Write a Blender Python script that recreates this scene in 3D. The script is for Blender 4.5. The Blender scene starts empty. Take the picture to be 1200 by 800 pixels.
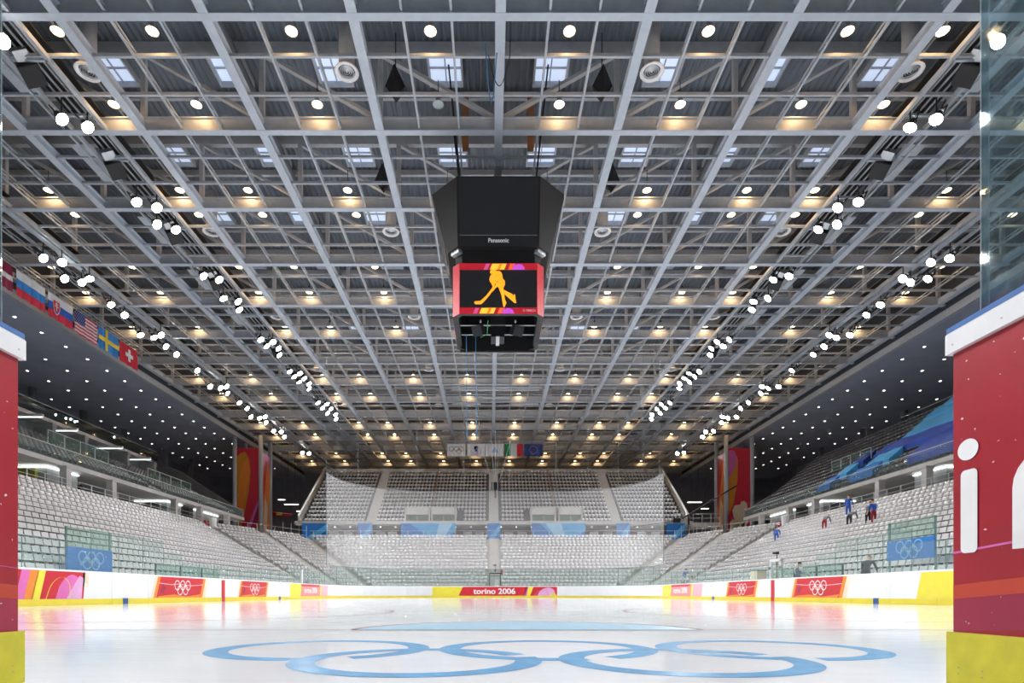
import bpy, bmesh, math, random
import numpy as np
from mathutils import Vector, Matrix
random.seed(7)
S = bpy.context.scene
COL = S.collection
# ------------------------------------------------------------------ camera
CAMX, CAMZ, F = -0.4, 0.376, 690.0
cd = bpy.data.cameras.new('camera'); cam = bpy.data.objects.new('camera', cd); COL.objects.link(cam)
cam.location = (CAMX, 0, CAMZ); cam.rotation_euler = (math.pi/2, 0, 0)
cd.sensor_width = 36; cd.lens = F/1200*36
cd.shift_x = 25/1200; cd.shift_y = 296/1200
cd.clip_start = 0.05; cd.clip_end = 400
S.camera = cam
# ------------------------------------------------------------------ world, exposure
W = bpy.data.worlds.new('world'); S.world = W; W.use_nodes = True
W.node_tree.nodes['Background'].inputs[0].default_value = (0.62, 0.74, 0.9, 1)
W.node_tree.nodes['Background'].inputs[1].default_value = 0.6
vs = S.view_settings
vs.view_transform = 'Standard'; vs.look = 'None'; vs.gamma = 1; vs.use_curve_mapping = False
vs.exposure = 0.38
S.cycles.use_denoising = True
S.cycles.max_bounces = 8; S.cycles.diffuse_bounces = 6; S.cycles.glossy_bounces = 3
S.cycles.transparent_max_bounces = 16; S.cycles.transmission_bounces = 4
S.cycles.sample_clamp_indirect = 6
S.cycles.use_light_tree = True
FLOOD_W = 1100.0         # each floodlight
LAMP_W = 34.0            # each warm ceiling downlight
R = math.radians
def at(x, y, D):
    'point of the hall seen at pixel x,y at distance D along the rink'
    return Vector((CAMX+(x-575)*D/F, D, CAMZ+(696-y)*D/F))
# ------------------------------------------------------------------ materials
M = {}
def mat(name, col, rough=0.5, metal=0.0, var=0.08, scale=3.0, bump=0.0, spec=0.5, stretch=None, emit=None, estr=0.0, alpha=None, nosample=False):
    m = bpy.data.materials.new(name); m.use_nodes = True; nt = m.node_tree
    b = nt.nodes['Principled BSDF']
    tc = nt.nodes.new('ShaderNodeTexCoord'); nz = nt.nodes.new('ShaderNodeTexNoise')
    nz.inputs['Scale'].default_value = scale; nz.inputs['Detail'].default_value = 4
    src = tc.outputs['Object']
    if stretch:
        mp = nt.nodes.new('ShaderNodeMapping'); mp.inputs['Scale'].default_value = stretch
        nt.links.new(src, mp.inputs[0]); src = mp.outputs[0]
    nt.links.new(src, nz.inputs['Vector'])
    rp = nt.nodes.new('ShaderNodeValToRGB')
    lo = [max(0, c*(1-var)) for c in col]; hi = [min(1, c*(1+var)) for c in col]
    rp.color_ramp.elements[0].position = .3; rp.color_ramp.elements[1].position = .7
    rp.color_ramp.elements[0].color = (*lo, 1); rp.color_ramp.elements[1].color = (*hi, 1)
    nt.links.new(nz.outputs['Fac'], rp.inputs[0]); nt.links.new(rp.outputs[0], b.inputs['Base Color'])
    b.inputs['Roughness'].default_value = rough; b.inputs['Metallic'].default_value = metal
    b.inputs['Specular IOR Level'].default_value = spec
    if bump:
        bp = nt.nodes.new('ShaderNodeBump'); bp.inputs['Strength'].default_value = bump; bp.inputs['Distance'].default_value = 0.02
        nt.links.new(nz.outputs['Fac'], bp.inputs['Height']); nt.links.new(bp.outputs[0], b.inputs['Normal'])
    if emit:
        b.inputs['Emission Color'].default_value = (*emit, 1); b.inputs['Emission Strength'].default_value = estr
        if nosample: m.cycles.emission_sampling = 'NONE'
    m.diffuse_color = (*col, 1)
    M[name] = m; return m
def srgb(r, g, b):
    f = lambda c: ((c/255+0.055)/1.055)**2.4 if c > 10 else c/255/12.92
    return (f(r), f(g), f(b))
mat('beam', srgb(186,195,207), .45, 0, .05)
mat('steel', srgb(176,183,191), .5, 0, .08)
mat('deck', srgb(102,111,122), .6, 0, .10, 1.2, stretch=(3,.2,1))
mat('deck_dark', srgb(60,66,76), .7, 0, .08)
mat('soffit', srgb(166,174,194), .75, 0, .08, .6)
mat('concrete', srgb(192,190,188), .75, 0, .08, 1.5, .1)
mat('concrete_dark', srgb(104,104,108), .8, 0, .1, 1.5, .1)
mat('stair', srgb(200,197,193), .75, 0, .06, 2)
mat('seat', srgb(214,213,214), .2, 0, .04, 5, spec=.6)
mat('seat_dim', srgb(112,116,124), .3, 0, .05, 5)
mat('wall', srgb(120,124,128), .8, 0, .1, .8)
mat('wall_dark', srgb(136,141,158), .8, 0, .1, .8)
mat('core', srgb(150,153,154), .7, 0, .07, 1.5)
mat('blackbody', srgb(22,22,25), .6, 0, .12, 2)
mat('black', srgb(16,16,18), .6, 0, .1, 4)
mat('darkmetal', srgb(46,50,56), .45, .3, .1, 4)
mat('galv', srgb(188,192,196), .38, .5, .06, 6)
mat('white', srgb(238,239,241), .35, 0, .02, 3)
mat('whitepaint', srgb(240,240,242), .4, 0, .03, 6)
mat('board', srgb(238,239,243), .22, 0, .02, 2, spec=.5)
mat('seam', srgb(150,152,156), .6)
mat('kick', srgb(240,222,72), .3, 0, .04, 3)
mat('kickdoor', srgb(212,204,52), .38, 0, .10, 14, .15)
mat('capblue', srgb(62,112,180), .4, 0, .05, 5)
mat('red', srgb(205,38,52), .3, 0, .06, 2)
mat('doorred', srgb(164,26,42), .32, 0, .10, 3)
mat('magenta', srgb(160,38,70), .32, 0, .08, 4)
mat('orange', srgb(236,140,52), .35, 0, .06, 3)
mat('amber', srgb(214,142,46), .5, 0, .06, 3)
mat('yellow', srgb(238,224,70), .35, 0, .05, 3)
mat('pink', srgb(222,110,180), .35, 0, .06, 3)
mat('lilac', srgb(226,170,214), .35, 0, .06, 3)
mat('salmon', srgb(232,140,140), .35, 0, .06, 3)
mat('cream', srgb(240,222,196), .35, 0, .04, 3)
mat('palepink', srgb(238,176,190), .35, 0, .04, 3)
mat('lineblue', srgb(52,92,160), .35)
mat('iceblue', srgb(96,172,224), .2, 0, .15, 5, spec=.5)
mat('crease', srgb(172,208,230), .3, 0, .06, 5, spec=.5)
mat('linered', srgb(190,110,110), .2)
mat('goalline', srgb(170,160,170), .2)
mat('blue', srgb(18,112,192), .55, 0, .10, 2)
mat('skyblue', srgb(70,164,220), .55, 0, .12, 2)
mat('paleblue', srgb(150,200,232), .55, 0, .08, 2)
mat('deepblue', srgb(24,70,170), .55, 0, .10, 2)
mat('rail', srgb(196,200,204), .35, .4, .05, 6)
mat('ringwhite', srgb(245,245,245), .4)
mat('flagred', srgb(206,44,66), .75, 0, .06, 3)
mat('flagmaroon', srgb(140,34,72), .75, 0, .06, 3)
mat('flagwhite', srgb(232,234,240), .75, 0, .04, 3)
mat('flagblue', srgb(40,96,190), .75, 0, .06, 3)
mat('flaglight', srgb(52,136,214), .75, 0, .06, 3)
mat('flagnavy', srgb(44,62,128), .75, 0, .06, 3)
mat('flagyellow', srgb(240,206,60), .75, 0, .06, 3)
mat('flaggreen', srgb(30,140,80), .75, 0, .05, 3)
mat('ink', srgb(44,44,52), .7)
mat('olive', srgb(150,150,40), .6, 0, .1, 2)
mat('greengrey', srgb(118,140,122), .7, 0, .12, 1)  # flat grey-green, inner wall of the far stair openings
mat('brown', srgb(150,100,60), .6, 0, .15, 2)
mat('skin', srgb(206,156,128), .6, 0, .05, 8)
mat('hair', srgb(40,32,28), .7)
mat('shirtblue', srgb(44,96,190), .8, 0, .08, 6)
mat('shirtgrey', srgb(110,112,124), .8, 0, .1, 6)
mat('shirtwhite', srgb(226,230,236), .8, 0, .05, 6)
mat('shirtblack', srgb(26,28,32), .8, 0, .1, 6)
mat('trousers', srgb(52,58,72), .8, 0, .1, 6)
mat('trousersred', srgb(150,40,50), .8, 0, .1, 6)
mat('vest', srgb(84,94,110), .8, 0, .1, 6)
mat('cablegrey', srgb(140,144,150), .5)
mat('cableblue', srgb(70,150,205), .5)
mat('cabledark', srgb(40,42,48), .6)
mat('cablegreen', srgb(60,150,80), .6)
mat('lens', (1,1,1), .3, emit=(1,.985,.96), estr=40, nosample=True)
mat('bulb', (1,.92,.8), .3, emit=(1,.80,.52), estr=2.6, nosample=True)
mat('bulboff', srgb(190,205,210), .25)
mat('dotlamp', (1,1,1), .3, emit=(1,.93,.82), estr=7, nosample=True)
mat('tube', (1,1,1), .3, emit=(.93,1,.97), estr=3)
mat('skypane', srgb(190,205,225), .3, emit=(.62,.72,.95), estr=.55, nosample=True)
mat('screenblack', srgb(30,31,34), .35, emit=(.02,.02,.022), estr=.2)
mat('led_red', srgb(190,30,45), .4, emit=srgb(200,30,48), estr=.35)
mat('led_pink', srgb(214,90,150), .4, emit=srgb(216,80,150), estr=.5)
mat('led_purple', srgb(190,80,200), .4, emit=srgb(190,80,210), estr=.6)
mat('led_yellow', srgb(226,200,60), .4, emit=srgb(226,200,60), estr=.55)
mat('led_orange', srgb(250,160,40), .4, emit=srgb(252,150,30), estr=.95)
mat('led_deep', srgb(236,110,40), .4, emit=srgb(236,100,40), estr=.6)
mat('doorsign', srgb(170,40,48), .6)
# glass: clear sheet with a faint green tint and a weak mirror
def glass(name, tint, gl=.07, haze=0.04, hazecol=(.75,.85,.82), grime=0.0):
    m = bpy.data.materials.new(name); m.use_nodes = True; nt = m.node_tree; nt.nodes.clear()
    o = nt.nodes.new('ShaderNodeOutputMaterial'); t = nt.nodes.new('ShaderNodeBsdfTransparent'); t.inputs[0].default_value = (*tint, 1)
    g = nt.nodes.new('ShaderNodeBsdfGlossy'); g.inputs['Roughness'].default_value = .03
    d = nt.nodes.new('ShaderNodeBsdfDiffuse'); d.inputs[0].default_value = (*hazecol, 1)
    a = nt.nodes.new('ShaderNodeMixShader'); a.inputs[0].default_value = haze
    b = nt.nodes.new('ShaderNodeMixShader'); b.inputs[0].default_value = gl
    nt.links.new(t.outputs[0], a.inputs[1]); nt.links.new(d.outputs[0], a.inputs[2])
    nt.links.new(a.outputs[0], b.inputs[1]); nt.links.new(g.outputs[0], b.inputs[2]); nt.links.new(b.outputs[0], o.inputs[0])
    if grime:
        tc = nt.nodes.new('ShaderNodeTexCoord'); nz = nt.nodes.new('ShaderNodeTexNoise'); nz.inputs['Scale'].default_value = 14; nz.inputs['Detail'].default_value = 8
        nz.inputs['Roughness'].default_value = .7
        rp = nt.nodes.new('ShaderNodeValToRGB'); rp.color_ramp.elements[0].position = .5; rp.color_ramp.elements[1].position = .78
        rp.color_ramp.elements[0].color = (haze,)*3+(1,); rp.color_ramp.elements[1].color = (grime,)*3+(1,)
        nt.links.new(tc.outputs['Object'], nz.inputs['Vector']); nt.links.new(nz.outputs['Fac'], rp.inputs[0]); nt.links.new(rp.outputs[0], a.inputs[0])
    m.diffuse_color = (*tint, 1); M[name] = m
glass('glass', (.90,.95,.935), .05, .05)
glass('glass_edge', (.45,.62,.58), .1, .3, (.5,.68,.64))
glass('glass_green', (.80,.90,.86), .06, .07, (.45,.6,.55))
glass('door_glass', (.66,.80,.84), .10, .03, (.62,.74,.78), grime=.28)
glass('glass_dark', (.34,.42,.42), .10, .10, (.12,.16,.17))
glass('glass_rim', (.8,.9,.92), .25, .35, (.85,.93,.95))
# netting: a real open grid, most of it clear
def netmat():
    m = bpy.data.materials.new('netting'); m.use_nodes = True; nt = m.node_tree; nt.nodes.clear()
    o = nt.nodes.new('ShaderNodeOutputMaterial'); t = nt.nodes.new('ShaderNodeBsdfTransparent')
    d = nt.nodes.new('ShaderNodeBsdfDiffuse'); d.inputs[0].default_value = (.92,.92,.93,1)
    tl = nt.nodes.new('ShaderNodeBsdfTranslucent'); tl.inputs[0].default_value = (.92,.92,.93,1)
    ad = nt.nodes.new('ShaderNodeMixShader'); ad.inputs[0].default_value = .4
    nt.links.new(d.outputs[0], ad.inputs[1]); nt.links.new(tl.outputs[0], ad.inputs[2])
    uv = nt.nodes.new('ShaderNodeUVMap'); sp = nt.nodes.new('ShaderNodeSeparateXYZ'); nt.links.new(uv.outputs[0], sp.inputs[0])
    def wires(out):
        a = nt.nodes.new('ShaderNodeMath'); a.operation = 'MULTIPLY'; a.inputs[1].default_value = 1/0.045; nt.links.new(out, a.inputs[0])
        b = nt.nodes.new('ShaderNodeMath'); b.operation = 'FRACT'; nt.links.new(a.outputs[0], b.inputs[0])
        c = nt.nodes.new('ShaderNodeMath'); c.operation = 'LESS_THAN'; c.inputs[1].default_value = .10; nt.links.new(b.outputs[0], c.inputs[0]); return c
    w1, w2 = wires(sp.outputs[0]), wires(sp.outputs[1])
    mx = nt.nodes.new('ShaderNodeMath'); mx.operation = 'MAXIMUM'; nt.links.new(w1.outputs[0], mx.inputs[0]); nt.links.new(w2.outputs[0], mx.inputs[1])
    s = nt.nodes.new('ShaderNodeMixShader'); nt.links.new(mx.outputs[0], s.inputs[0]); nt.links.new(t.outputs[0], s.inputs[1]); nt.links.new(ad.outputs[0], s.inputs[2])
    nt.links.new(s.outputs[0], o.inputs[0]); M['netting'] = m
netmat()
def icemat():
    m = mat('ice', srgb(246,248,252), .1, 0, .025, .35); nt = m.node_tree; b = nt.nodes['Principled BSDF']
    b.inputs['IOR'].default_value = 1.35; b.inputs['Specular IOR Level'].default_value = .5
    tc = nt.nodes.new('ShaderNodeTexCoord')
    mp = nt.nodes.new('ShaderNodeMapping'); mp.inputs['Scale'].default_value = (.35, 2.2, 1); mp.inputs['Rotation'].default_value = (0,0,.12)
    n1 = nt.nodes.new('ShaderNodeTexNoise'); n1.inputs['Scale'].default_value = 5; n1.inputs['Detail'].default_value = 8; n1.inputs['Roughness'].default_value = .7
    nt.links.new(tc.outputs['Object'], mp.inputs[0]); nt.links.new(mp.outputs[0], n1.inputs['Vector'])
    r1 = nt.nodes.new('ShaderNodeMapRange'); r1.inputs[1].default_value = .3; r1.inputs[2].default_value = .75; r1.inputs[3].default_value = .035; r1.inputs[4].default_value = .15
    nt.links.new(n1.outputs['Fac'], r1.inputs[0]); nt.links.new(r1.outputs[0], b.inputs['Roughness'])
    bp = nt.nodes.new('ShaderNodeBump'); bp.inputs['Strength'].default_value = .12; bp.inputs['Distance'].default_value = .004
    nt.links.new(n1.outputs['Fac'], bp.inputs['Height']); nt.links.new(bp.outputs[0], b.inputs['Normal'])
icemat()
def chips(m, thr=.70, scale=55):
    'small pale chips knocked out of the paint'
    nt = m.node_tree; b = nt.nodes['Principled BSDF']; old = b.inputs['Base Color'].links[0].from_socket
    tc = nt.nodes.new('ShaderNodeTexCoord'); n = nt.nodes.new('ShaderNodeTexNoise'); n.inputs['Scale'].default_value = scale; n.inputs['Detail'].default_value = 2
    mp = nt.nodes.new('ShaderNodeMapping'); mp.inputs['Scale'].default_value = (1, 1.0, 1.6)
    c = nt.nodes.new('ShaderNodeMath'); c.operation = 'GREATER_THAN'; c.inputs[1].default_value = thr
    x = nt.nodes.new('ShaderNodeMix'); x.data_type = 'RGBA'; x.inputs[7].default_value = (.8, .78, .8, 1)
    nt.links.new(tc.outputs['Object'], mp.inputs[0]); nt.links.new(mp.outputs[0], n.inputs['Vector']); nt.links.new(n.outputs['Fac'], c.inputs[0]); nt.links.new(c.outputs[0], x.inputs[0])
    nt.links.new(old, x.inputs[6]); nt.links.new(x.outputs[2], b.inputs['Base Color'])
chips(M['doorred'], .735, 42); chips(M['magenta'], .74, 42)
# ------------------------------------------------------------------ mesh helpers
class MB:
    def __init__(s): s.v = []; s.f = []; s.m = []; s.mats = []
    def mi(s, name):
        if name not in s.mats: s.mats.append(name)
        return s.mats.index(name)
    def add(s, vs_, fs, m):
        k = len(s.v); i = s.mi(m); s.v += [tuple(p) for p in vs_]
        for f in fs: s.f.append([k+j for j in f]); s.m.append(i)
        return s
    def box(s, x0, x1, y0, y1, z0, z1, m, rot=None, piv=(0,0,0)):
        p = [Vector((x, y, z)) for z in (z0, z1) for y in (y0, y1) for x in (x0, x1)]
        if rot is not None: p = [rot @ (q-Vector(piv))+Vector(piv) for q in p]
        return s.add(p, [(0,2,3,1),(4,5,7,6),(0,1,5,4),(2,6,7,3),(0,4,6,2),(1,3,7,5)], m)
    def bar(s, a, b, w, h, m, up=(0,0,1)):
        a, b = Vector(a), Vector(b); d = (b-a).normalized(); u = Vector(up)
        if abs(d.dot(u)) > .98: u = Vector((0,1,0))
        r = d.cross(u).normalized()*w/2; t = r.cross(d).normalized()*h/2
        p = [a-r-t, a+r-t, a+r+t, a-r+t, b-r-t, b+r-t, b+r+t, b-r+t]
        return s.add(p, [(0,1,2,3),(7,6,5,4),(0,4,5,1),(1,5,6,2),(2,6,7,3),(3,7,4,0)], m)
    def tube(s, pts, r, m, n=6, caps=True):
        pts = [Vector(p) for p in pts]; k = len(s.v); i = s.mi(m); N = len(pts)
        rr = r if isinstance(r, (list, tuple)) else [r]*N
        for j, p in enumerate(pts):
            d = (pts[min(j+1, N-1)]-pts[max(j-1, 0)]).normalized()
            u = Vector((0,0,1)) if abs(d.z) < .9 else Vector((1,0,0))
            a = d.cross(u).normalized(); b = d.cross(a)
            for q in range(n):
                c = 2*math.pi*q/n; s.v.append(tuple(p+(a*math.cos(c)+b*math.sin(c))*rr[j]))
        for j in range(N-1):
            for q in range(n):
                s.f.append([k+j*n+q, k+j*n+(q+1)%n, k+(j+1)*n+(q+1)%n, k+(j+1)*n+q]); s.m.append(i)
        if caps:
            s.f.append([k+q for q in range(n)][::-1]); s.m.append(i)
            s.f.append([k+(N-1)*n+q for q in range(n)]); s.m.append(i)
        return s
    def lathe(s, prof, m, n=12, o=(0,0,0), rot=None, close=False):
        k = len(s.v); i = s.mi(m); o = Vector(o)
        for (r, z) in prof:
            for q in range(n):
                c = 2*math.pi*q/n; p = Vector((r*math.cos(c), r*math.sin(c), z))
                if rot is not None: p = rot @ p
                s.v.append(tuple(p+o))
        for j in range(len(prof)-1):
            for q in range(n):
                s.f.append([k+j*n+q, k+j*n+(q+1)%n, k+(j+1)*n+(q+1)%n, k+(j+1)*n+q]); s.m.append(i)
        if close:
            s.f.append([k+(len(prof)-1)*n+q for q in range(n)]); s.m.append(i)
        return s
    def quad(s, a, b, c, d, m): return s.add([a,b,c,d], [(0,1,2,3)], m)
    def prism(s, pts, axis, lo, hi, m):
        'outline pts (2-D) extruded along an axis'
        def mk(p, t): return {'x': (t, p[0], p[1]), 'y': (p[0], t, p[1]), 'z': (p[0], p[1], t)}[axis]
        n = len(pts)
        return s.add([mk(p, lo) for p in pts]+[mk(p, hi) for p in pts], [tuple(range(n))[::-1], tuple(range(n, 2*n))]+[(j, (j+1) % n, n+(j+1) % n, n+j) for j in range(n)], m)
    def build(s, name, parent=None, smooth=False, fixn=True, **pr):
        me = bpy.data.meshes.new(name); me.from_pydata(s.v, [], s.f)
        for n in s.mats: me.materials.append(M[n])
        me.polygons.foreach_set('material_index', s.m)
        if fixn:
            bm = bmesh.new(); bm.from_mesh(me); bmesh.ops.recalc_face_normals(bm, faces=bm.faces); bm.to_mesh(me); bm.free()
        if smooth: me.polygons.foreach_set('use_smooth', [True]*len(me.polygons))
        me.update(); return link(name, me, parent, **pr)
def link(name, me, parent=None, loc=None, **pr):
    o = bpy.data.objects.new(name, me); COL.objects.link(o); o.parent = parent
    if loc is not None: o.location = loc
    for k, v in pr.items():
        if v is not None: o[k] = v
    return o
def thing(name, label, category, loc=(0,0,0), rz=0, group=None, kind=None):
    o = bpy.data.objects.new(name, None); COL.objects.link(o); o.location = loc; o.rotation_euler = (0,0,rz)
    o.empty_display_size = .2; o['label'] = label
    if category: o['category'] = category
    if group: o['group'] = group
    if kind: o['kind'] = kind
    return o
def dup(o, loc=None, label=None, rz=None, parent=None, scale=None):
    c = o.copy(); COL.objects.link(c)
    if parent is not None: c.parent = parent
    if loc is not None: c.location = loc
    if rz is not None: c.rotation_euler = (0,0,rz)
    if scale is not None: c.scale = scale
    if label: c['label'] = label
    for ch in list(KIDS.get(o.name, [])):
        dup(ch, parent=c)
    return c
KIDS = {}
def remember(o):
    KIDS[o.name] = list(o.children)
    for c in o.children: remember(c)
def npmesh(name, V, Q, matname, parent=None, **pr):
    V = np.asarray(V, dtype=np.float32).reshape(-1, 3); Q = np.asarray(Q, dtype=np.int32).reshape(-1, 4)
    me = bpy.data.meshes.new(name); me.vertices.add(len(V)); me.vertices.foreach_set('co', V.ravel())
    me.loops.add(Q.size); me.loops.foreach_set('vertex_index', Q.ravel())
    me.polygons.add(len(Q)); me.polygons.foreach_set('loop_start', np.arange(0, Q.size, 4, dtype=np.int32))
    me.update(calc_edges=True); me.materials.append(M[matname]); return link(name, me, parent, **pr)
def tmpl(b, name, smooth=False):
    o = b.build(name, smooth=smooth); me = o.data; bpy.data.objects.remove(o); return me
class Fr:
    'a flat print surface: origin, u to the reader\'s right, v up, n towards the reader'
    def __init__(s, o, u, v):
        s.o, s.u, s.v = Vector(o), Vector(u).normalized(), Vector(v).normalized(); s.n = s.u.cross(s.v)
    def p(s, a, b, off=0): return s.o+s.u*a+s.v*b+s.n*off
def poly(b, fr, pts, off, m):
    'flat print polygon with a little thickness edge-free'
    return b.add([fr.p(x, y, off) for x, y in pts], [tuple(range(len(pts)))], m)
def ring(b, fr, cx, cy, r, w, off, m, n=28, sx=1.0):
    P = []
    for q in range(n):
        c = 2*math.pi*q/n
        P += [fr.p(cx+(r-w/2)*math.cos(c)*sx, cy+(r-w/2)*math.sin(c), off), fr.p(cx+(r+w/2)*math.cos(c)*sx, cy+(r+w/2)*math.sin(c), off)]
    return b.add(P, [(2*q, 2*q+1, 2*((q+1) % n)+1, 2*((q+1) % n)) for q in range(n)], m)
def rings5(b, fr, cx, cy, r, w, off, ms, n=28):
    'five interlocked rings, three above two; r is the ring radius'
    for k in range(3): ring(b, fr, cx+(k-1)*2.25*r, cy+.5*r, r, w, off, ms[k % len(ms)], n)
    for k in range(2): ring(b, fr, cx+(k-.5)*2.25*r, cy-.55*r, r, w, off+.002, ms[(3+k) % len(ms)], n)
def text(s, fr, x, y, size, off, m, name, parent=None, align='CENTER', sx=1.0, ext=0.0, bold=0.0, **pr):
    cu = bpy.data.curves.new(name, 'FONT'); cu.body = s; cu.size = size; cu.align_x = align; cu.align_y = 'CENTER'; cu.extrude = ext; cu.offset = bold
    t = bpy.data.objects.new(name, cu); COL.objects.link(t)
    dg = bpy.context.evaluated_depsgraph_get(); me = bpy.data.meshes.new_from_object(t.evaluated_get(dg)); bpy.data.objects.remove(t)
    o = fr.p(x, y, off); A = Matrix((fr.u*sx, fr.v, fr.n)).transposed()
    me.transform(Matrix.Translation(o) @ A.to_4x4()); me.materials.clear(); me.materials.append(M[m])
    return link(name, me, parent, **pr)
# ================================================================== THE HALL SHELL
DEND = 114.0
RZ = 23.8                       # underside of the main roof beams
# ice, concrete apron, outer floor
b = MB()
ice_out = []
RX, RY0, RY1, RR = 15.0, 2.2, 62.2, 8.5
def corner(cx, cy, a0, a1, n=14, r=RR): return [(cx+r*math.cos(R(a0+(a1-a0)*k/n)), cy+r*math.sin(R(a0+(a1-a0)*k/n))) for k in range(n+1)]
outline = corner(RX-RR, RY1-RR, 0, 90)+corner(-RX+RR, RY1-RR, 90, 180)+corner(-RX+RR, RY0+RR, 180, 270)+corner(RX-RR, RY0+RR, 270, 360)
b.add([(x, y, 0) for x, y in outline], [tuple(range(len(outline)))], 'ice')
b.build('floor', fixn=False, kind='structure', label='white polished ice sheet of the rink')
b = MB(); b.box(-60, 60, -16, DEND+4, -.6, -.03, 'concrete'); b.build('floor', kind='structure', label='concrete slab under the rink and the stands')
# ice markings, each a flat painted patch lying in the ice
fi = Fr((CAMX, 0, .003), (1,0,0), (0,1,0))
mk = thing('rink_marking', 'pale blue half-round goal crease with thin line on near ice', 'ice marking', (0,6.18,0))
def part(b, name, par, **k):
    o = b.build(name, par, fixn=k.pop('fixn', False), **k)
    o.matrix_parent_inverse = Matrix.Translation(-par.location) if par.rotation_euler.z == 0 else (Matrix.Translation(par.location) @ Matrix.Rotation(par.rotation_euler.z, 4, 'Z')).inverted()
    return o
b = MB(); g = [(CAMX+.38+1.8*math.cos(R(180*k/36)), 6.18+1.8*math.sin(R(180*k/36))) for k in range(37)]
b.add([(x, y, .003) for x, y in g], [tuple(range(37))], 'crease'); part(b, 'crease_fill', mk)
b = MB()
P = []
for k in range(37):
    c = R(180*k/36)
    P += [(CAMX+.38+1.8*math.cos(c), 6.18+1.8*math.sin(c), .005), (CAMX+.38+1.86*math.cos(c), 6.18+1.86*math.sin(c), .005)]
b.add(P, [(2*k, 2*k+1, 2*k+3, 2*k+2) for k in range(36)], 'linered'); part(b, 'crease_edge', mk)
b = MB(); b.quad((-14.2,6.13,.004),(14.2,6.13,.004),(14.2,6.18,.004),(-14.2,6.18,.004), 'goalline'); part(b, 'goal_line', mk)
rg = thing('olympic_rings_marking', 'five large interlocking blue rings painted on the near ice', 'ice marking', (0,3.8,0))
def icering(cx, cy, r, w, z, gaps):
    b = MB(); n = 96; P = []; Fc = []
    for q in range(n+1):
        c = 2*math.pi*q/n
        for rr in (r-w/2, r+w/2): P.append((CAMX+cx+rr*math.cos(c), cy+rr*math.sin(c), z*.25))
    for q in range(n):
        a = 360*(q+.5)/n
        if any(abs((a-g0+180) % 360-180) < gw for g0, gw in gaps): continue
        Fc.append((2*q, 2*q+1, 2*q+3, 2*q+2))
    b.add(P, Fc, 'iceblue'); part(b, 'ring', rg)
for k, cx in enumerate((-1.165, .385, 1.90)):
    icering(cx, 4.06, .665, .15, .004, [((292 if k < 2 else 262), 8)] if k < 3 else [])
for k, cx in enumerate((-.42, 1.10)):
    icering(cx, 3.36, .635, .15, .006, [(20, 6)])
# far ice: faint red face-off circles and blue / red lines across
for nm, y, w, m, lab in (('blue_line', 23.5, .3, 'lineblue', 'nearer blue line painted across the ice'), ('centre_line', 32.1, .3, 'linered', 'red centre line painted across the ice'), ('blue_line', 40.7, .3, 'lineblue', 'farther blue line painted across the ice'), ('goal_line', 58.2, .05, 'linered', 'thin red goal line near the far boards')):
    pass
for sx, lab in ((-1, 'thin red face-off circle on the ice by the left boards'), (1, 'thin red face-off circle on the ice by the right boards')):
    b = MB(); P = []
    for k in range(65):
        c = 2*math.pi*k/64; P += [(7*sx+4.5*math.cos(c), 12.2+4.5*math.sin(c), .004), (7*sx+4.55*math.cos(c), 12.2+4.55*math.sin(c), .004)]
    b.add(P, [(2*k, 2*k+1, 2*k+3, 2*k+2) for k in range(64)], 'linered')
    b.build('face_off_circle', fixn=False, label=lab, category='ice marking')
# ------------------------------------------------------------------ roof
ceil = thing('ceiling', 'grey steel grid roof with corrugated deck', None, kind='structure')
XB = [-36+6*k for k in range(13)]
YB = [23.9+6*k for k in range(-5, 16)]
for x in XB:                                     # long main beams
    b = MB(); b.box(x-.21, x+.21, -8, DEND, RZ, RZ+.05, 'beam'); b.box(x-.09, x+.09, -8, DEND, RZ+.05, RZ+.42, 'beam'); b.box(x-.2, x+.2, -8, DEND, RZ+.42, RZ+.47, 'beam')
    b.build('main_beam', ceil)
web = None; post = None
TOPZ = 28.0
for y in YB:                                     # cross trusses
    b = MB(); b.box(-36.6, 36.6, y-.17, y+.17, RZ-.012, RZ+.05, 'beam'); b.box(-36.6, 36.6, y-.08, y+.08, RZ+.05, RZ+.62, 'steel'); b.box(-36.6, 36.6, y-.18, y+.18, RZ+.62, RZ+.68, 'steel')
    b.box(-36.6, 36.6, y-.15, y+.15, TOPZ-.3, TOPZ, 'steel')
    ct = b.build('cross_truss', ceil)
    if y > 84: continue
    for x in XB:
        if web is None:
            b = MB(); b.bar((0,0,RZ+.6), (6,0,TOPZ-.2), .16, .26, 'steel', up=(0,1,0)); web = b.build('diagonal', ct, fixn=True).data
            bpy.data.objects.remove(bpy.data.objects['diagonal'])
            b = MB(); b.box(-.12, .12, -.12, .12, RZ+.6, TOPZ-.2, 'steel'); post = b.build('post', ct).data
            bpy.data.objects.remove(bpy.data.objects['post'])
        if abs(x) < 36 and y < 60:
            for sg in ((1, -1) if x == 0 else ((1,) if x > 0 else (-1,))):
                o = link('diagonal', web, ct, loc=(x, y, 0)); o.scale = (sg, 1, 1)
        if y < 72: link('post', post, ct, loc=(x, y, 0))
for k in range(-18, 18):                         # light secondary bars along the hall
    if k % 3 == 0: continue
    x = 2*k
    b = MB(); b.box(x-.05, x+.05, -8, DEND, RZ+.1, RZ+.16, 'steel'); b.box(x-.035, x+.035, -8, DEND, RZ+.36, RZ+.40, 'steel')
    for q in range(0, 130): 
        y0 = -4+.9*q
        if y0 < 62: b.bar((x, y0, RZ+.14), (x, y0+.9, RZ+.38), .03, .03, 'steel') if q % 2 == 0 else b.bar((x, y0, RZ+.38), (x, y0+.9, RZ+.14), .03, .03, 'steel')
    b.build('secondary_bar', ceil)
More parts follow.
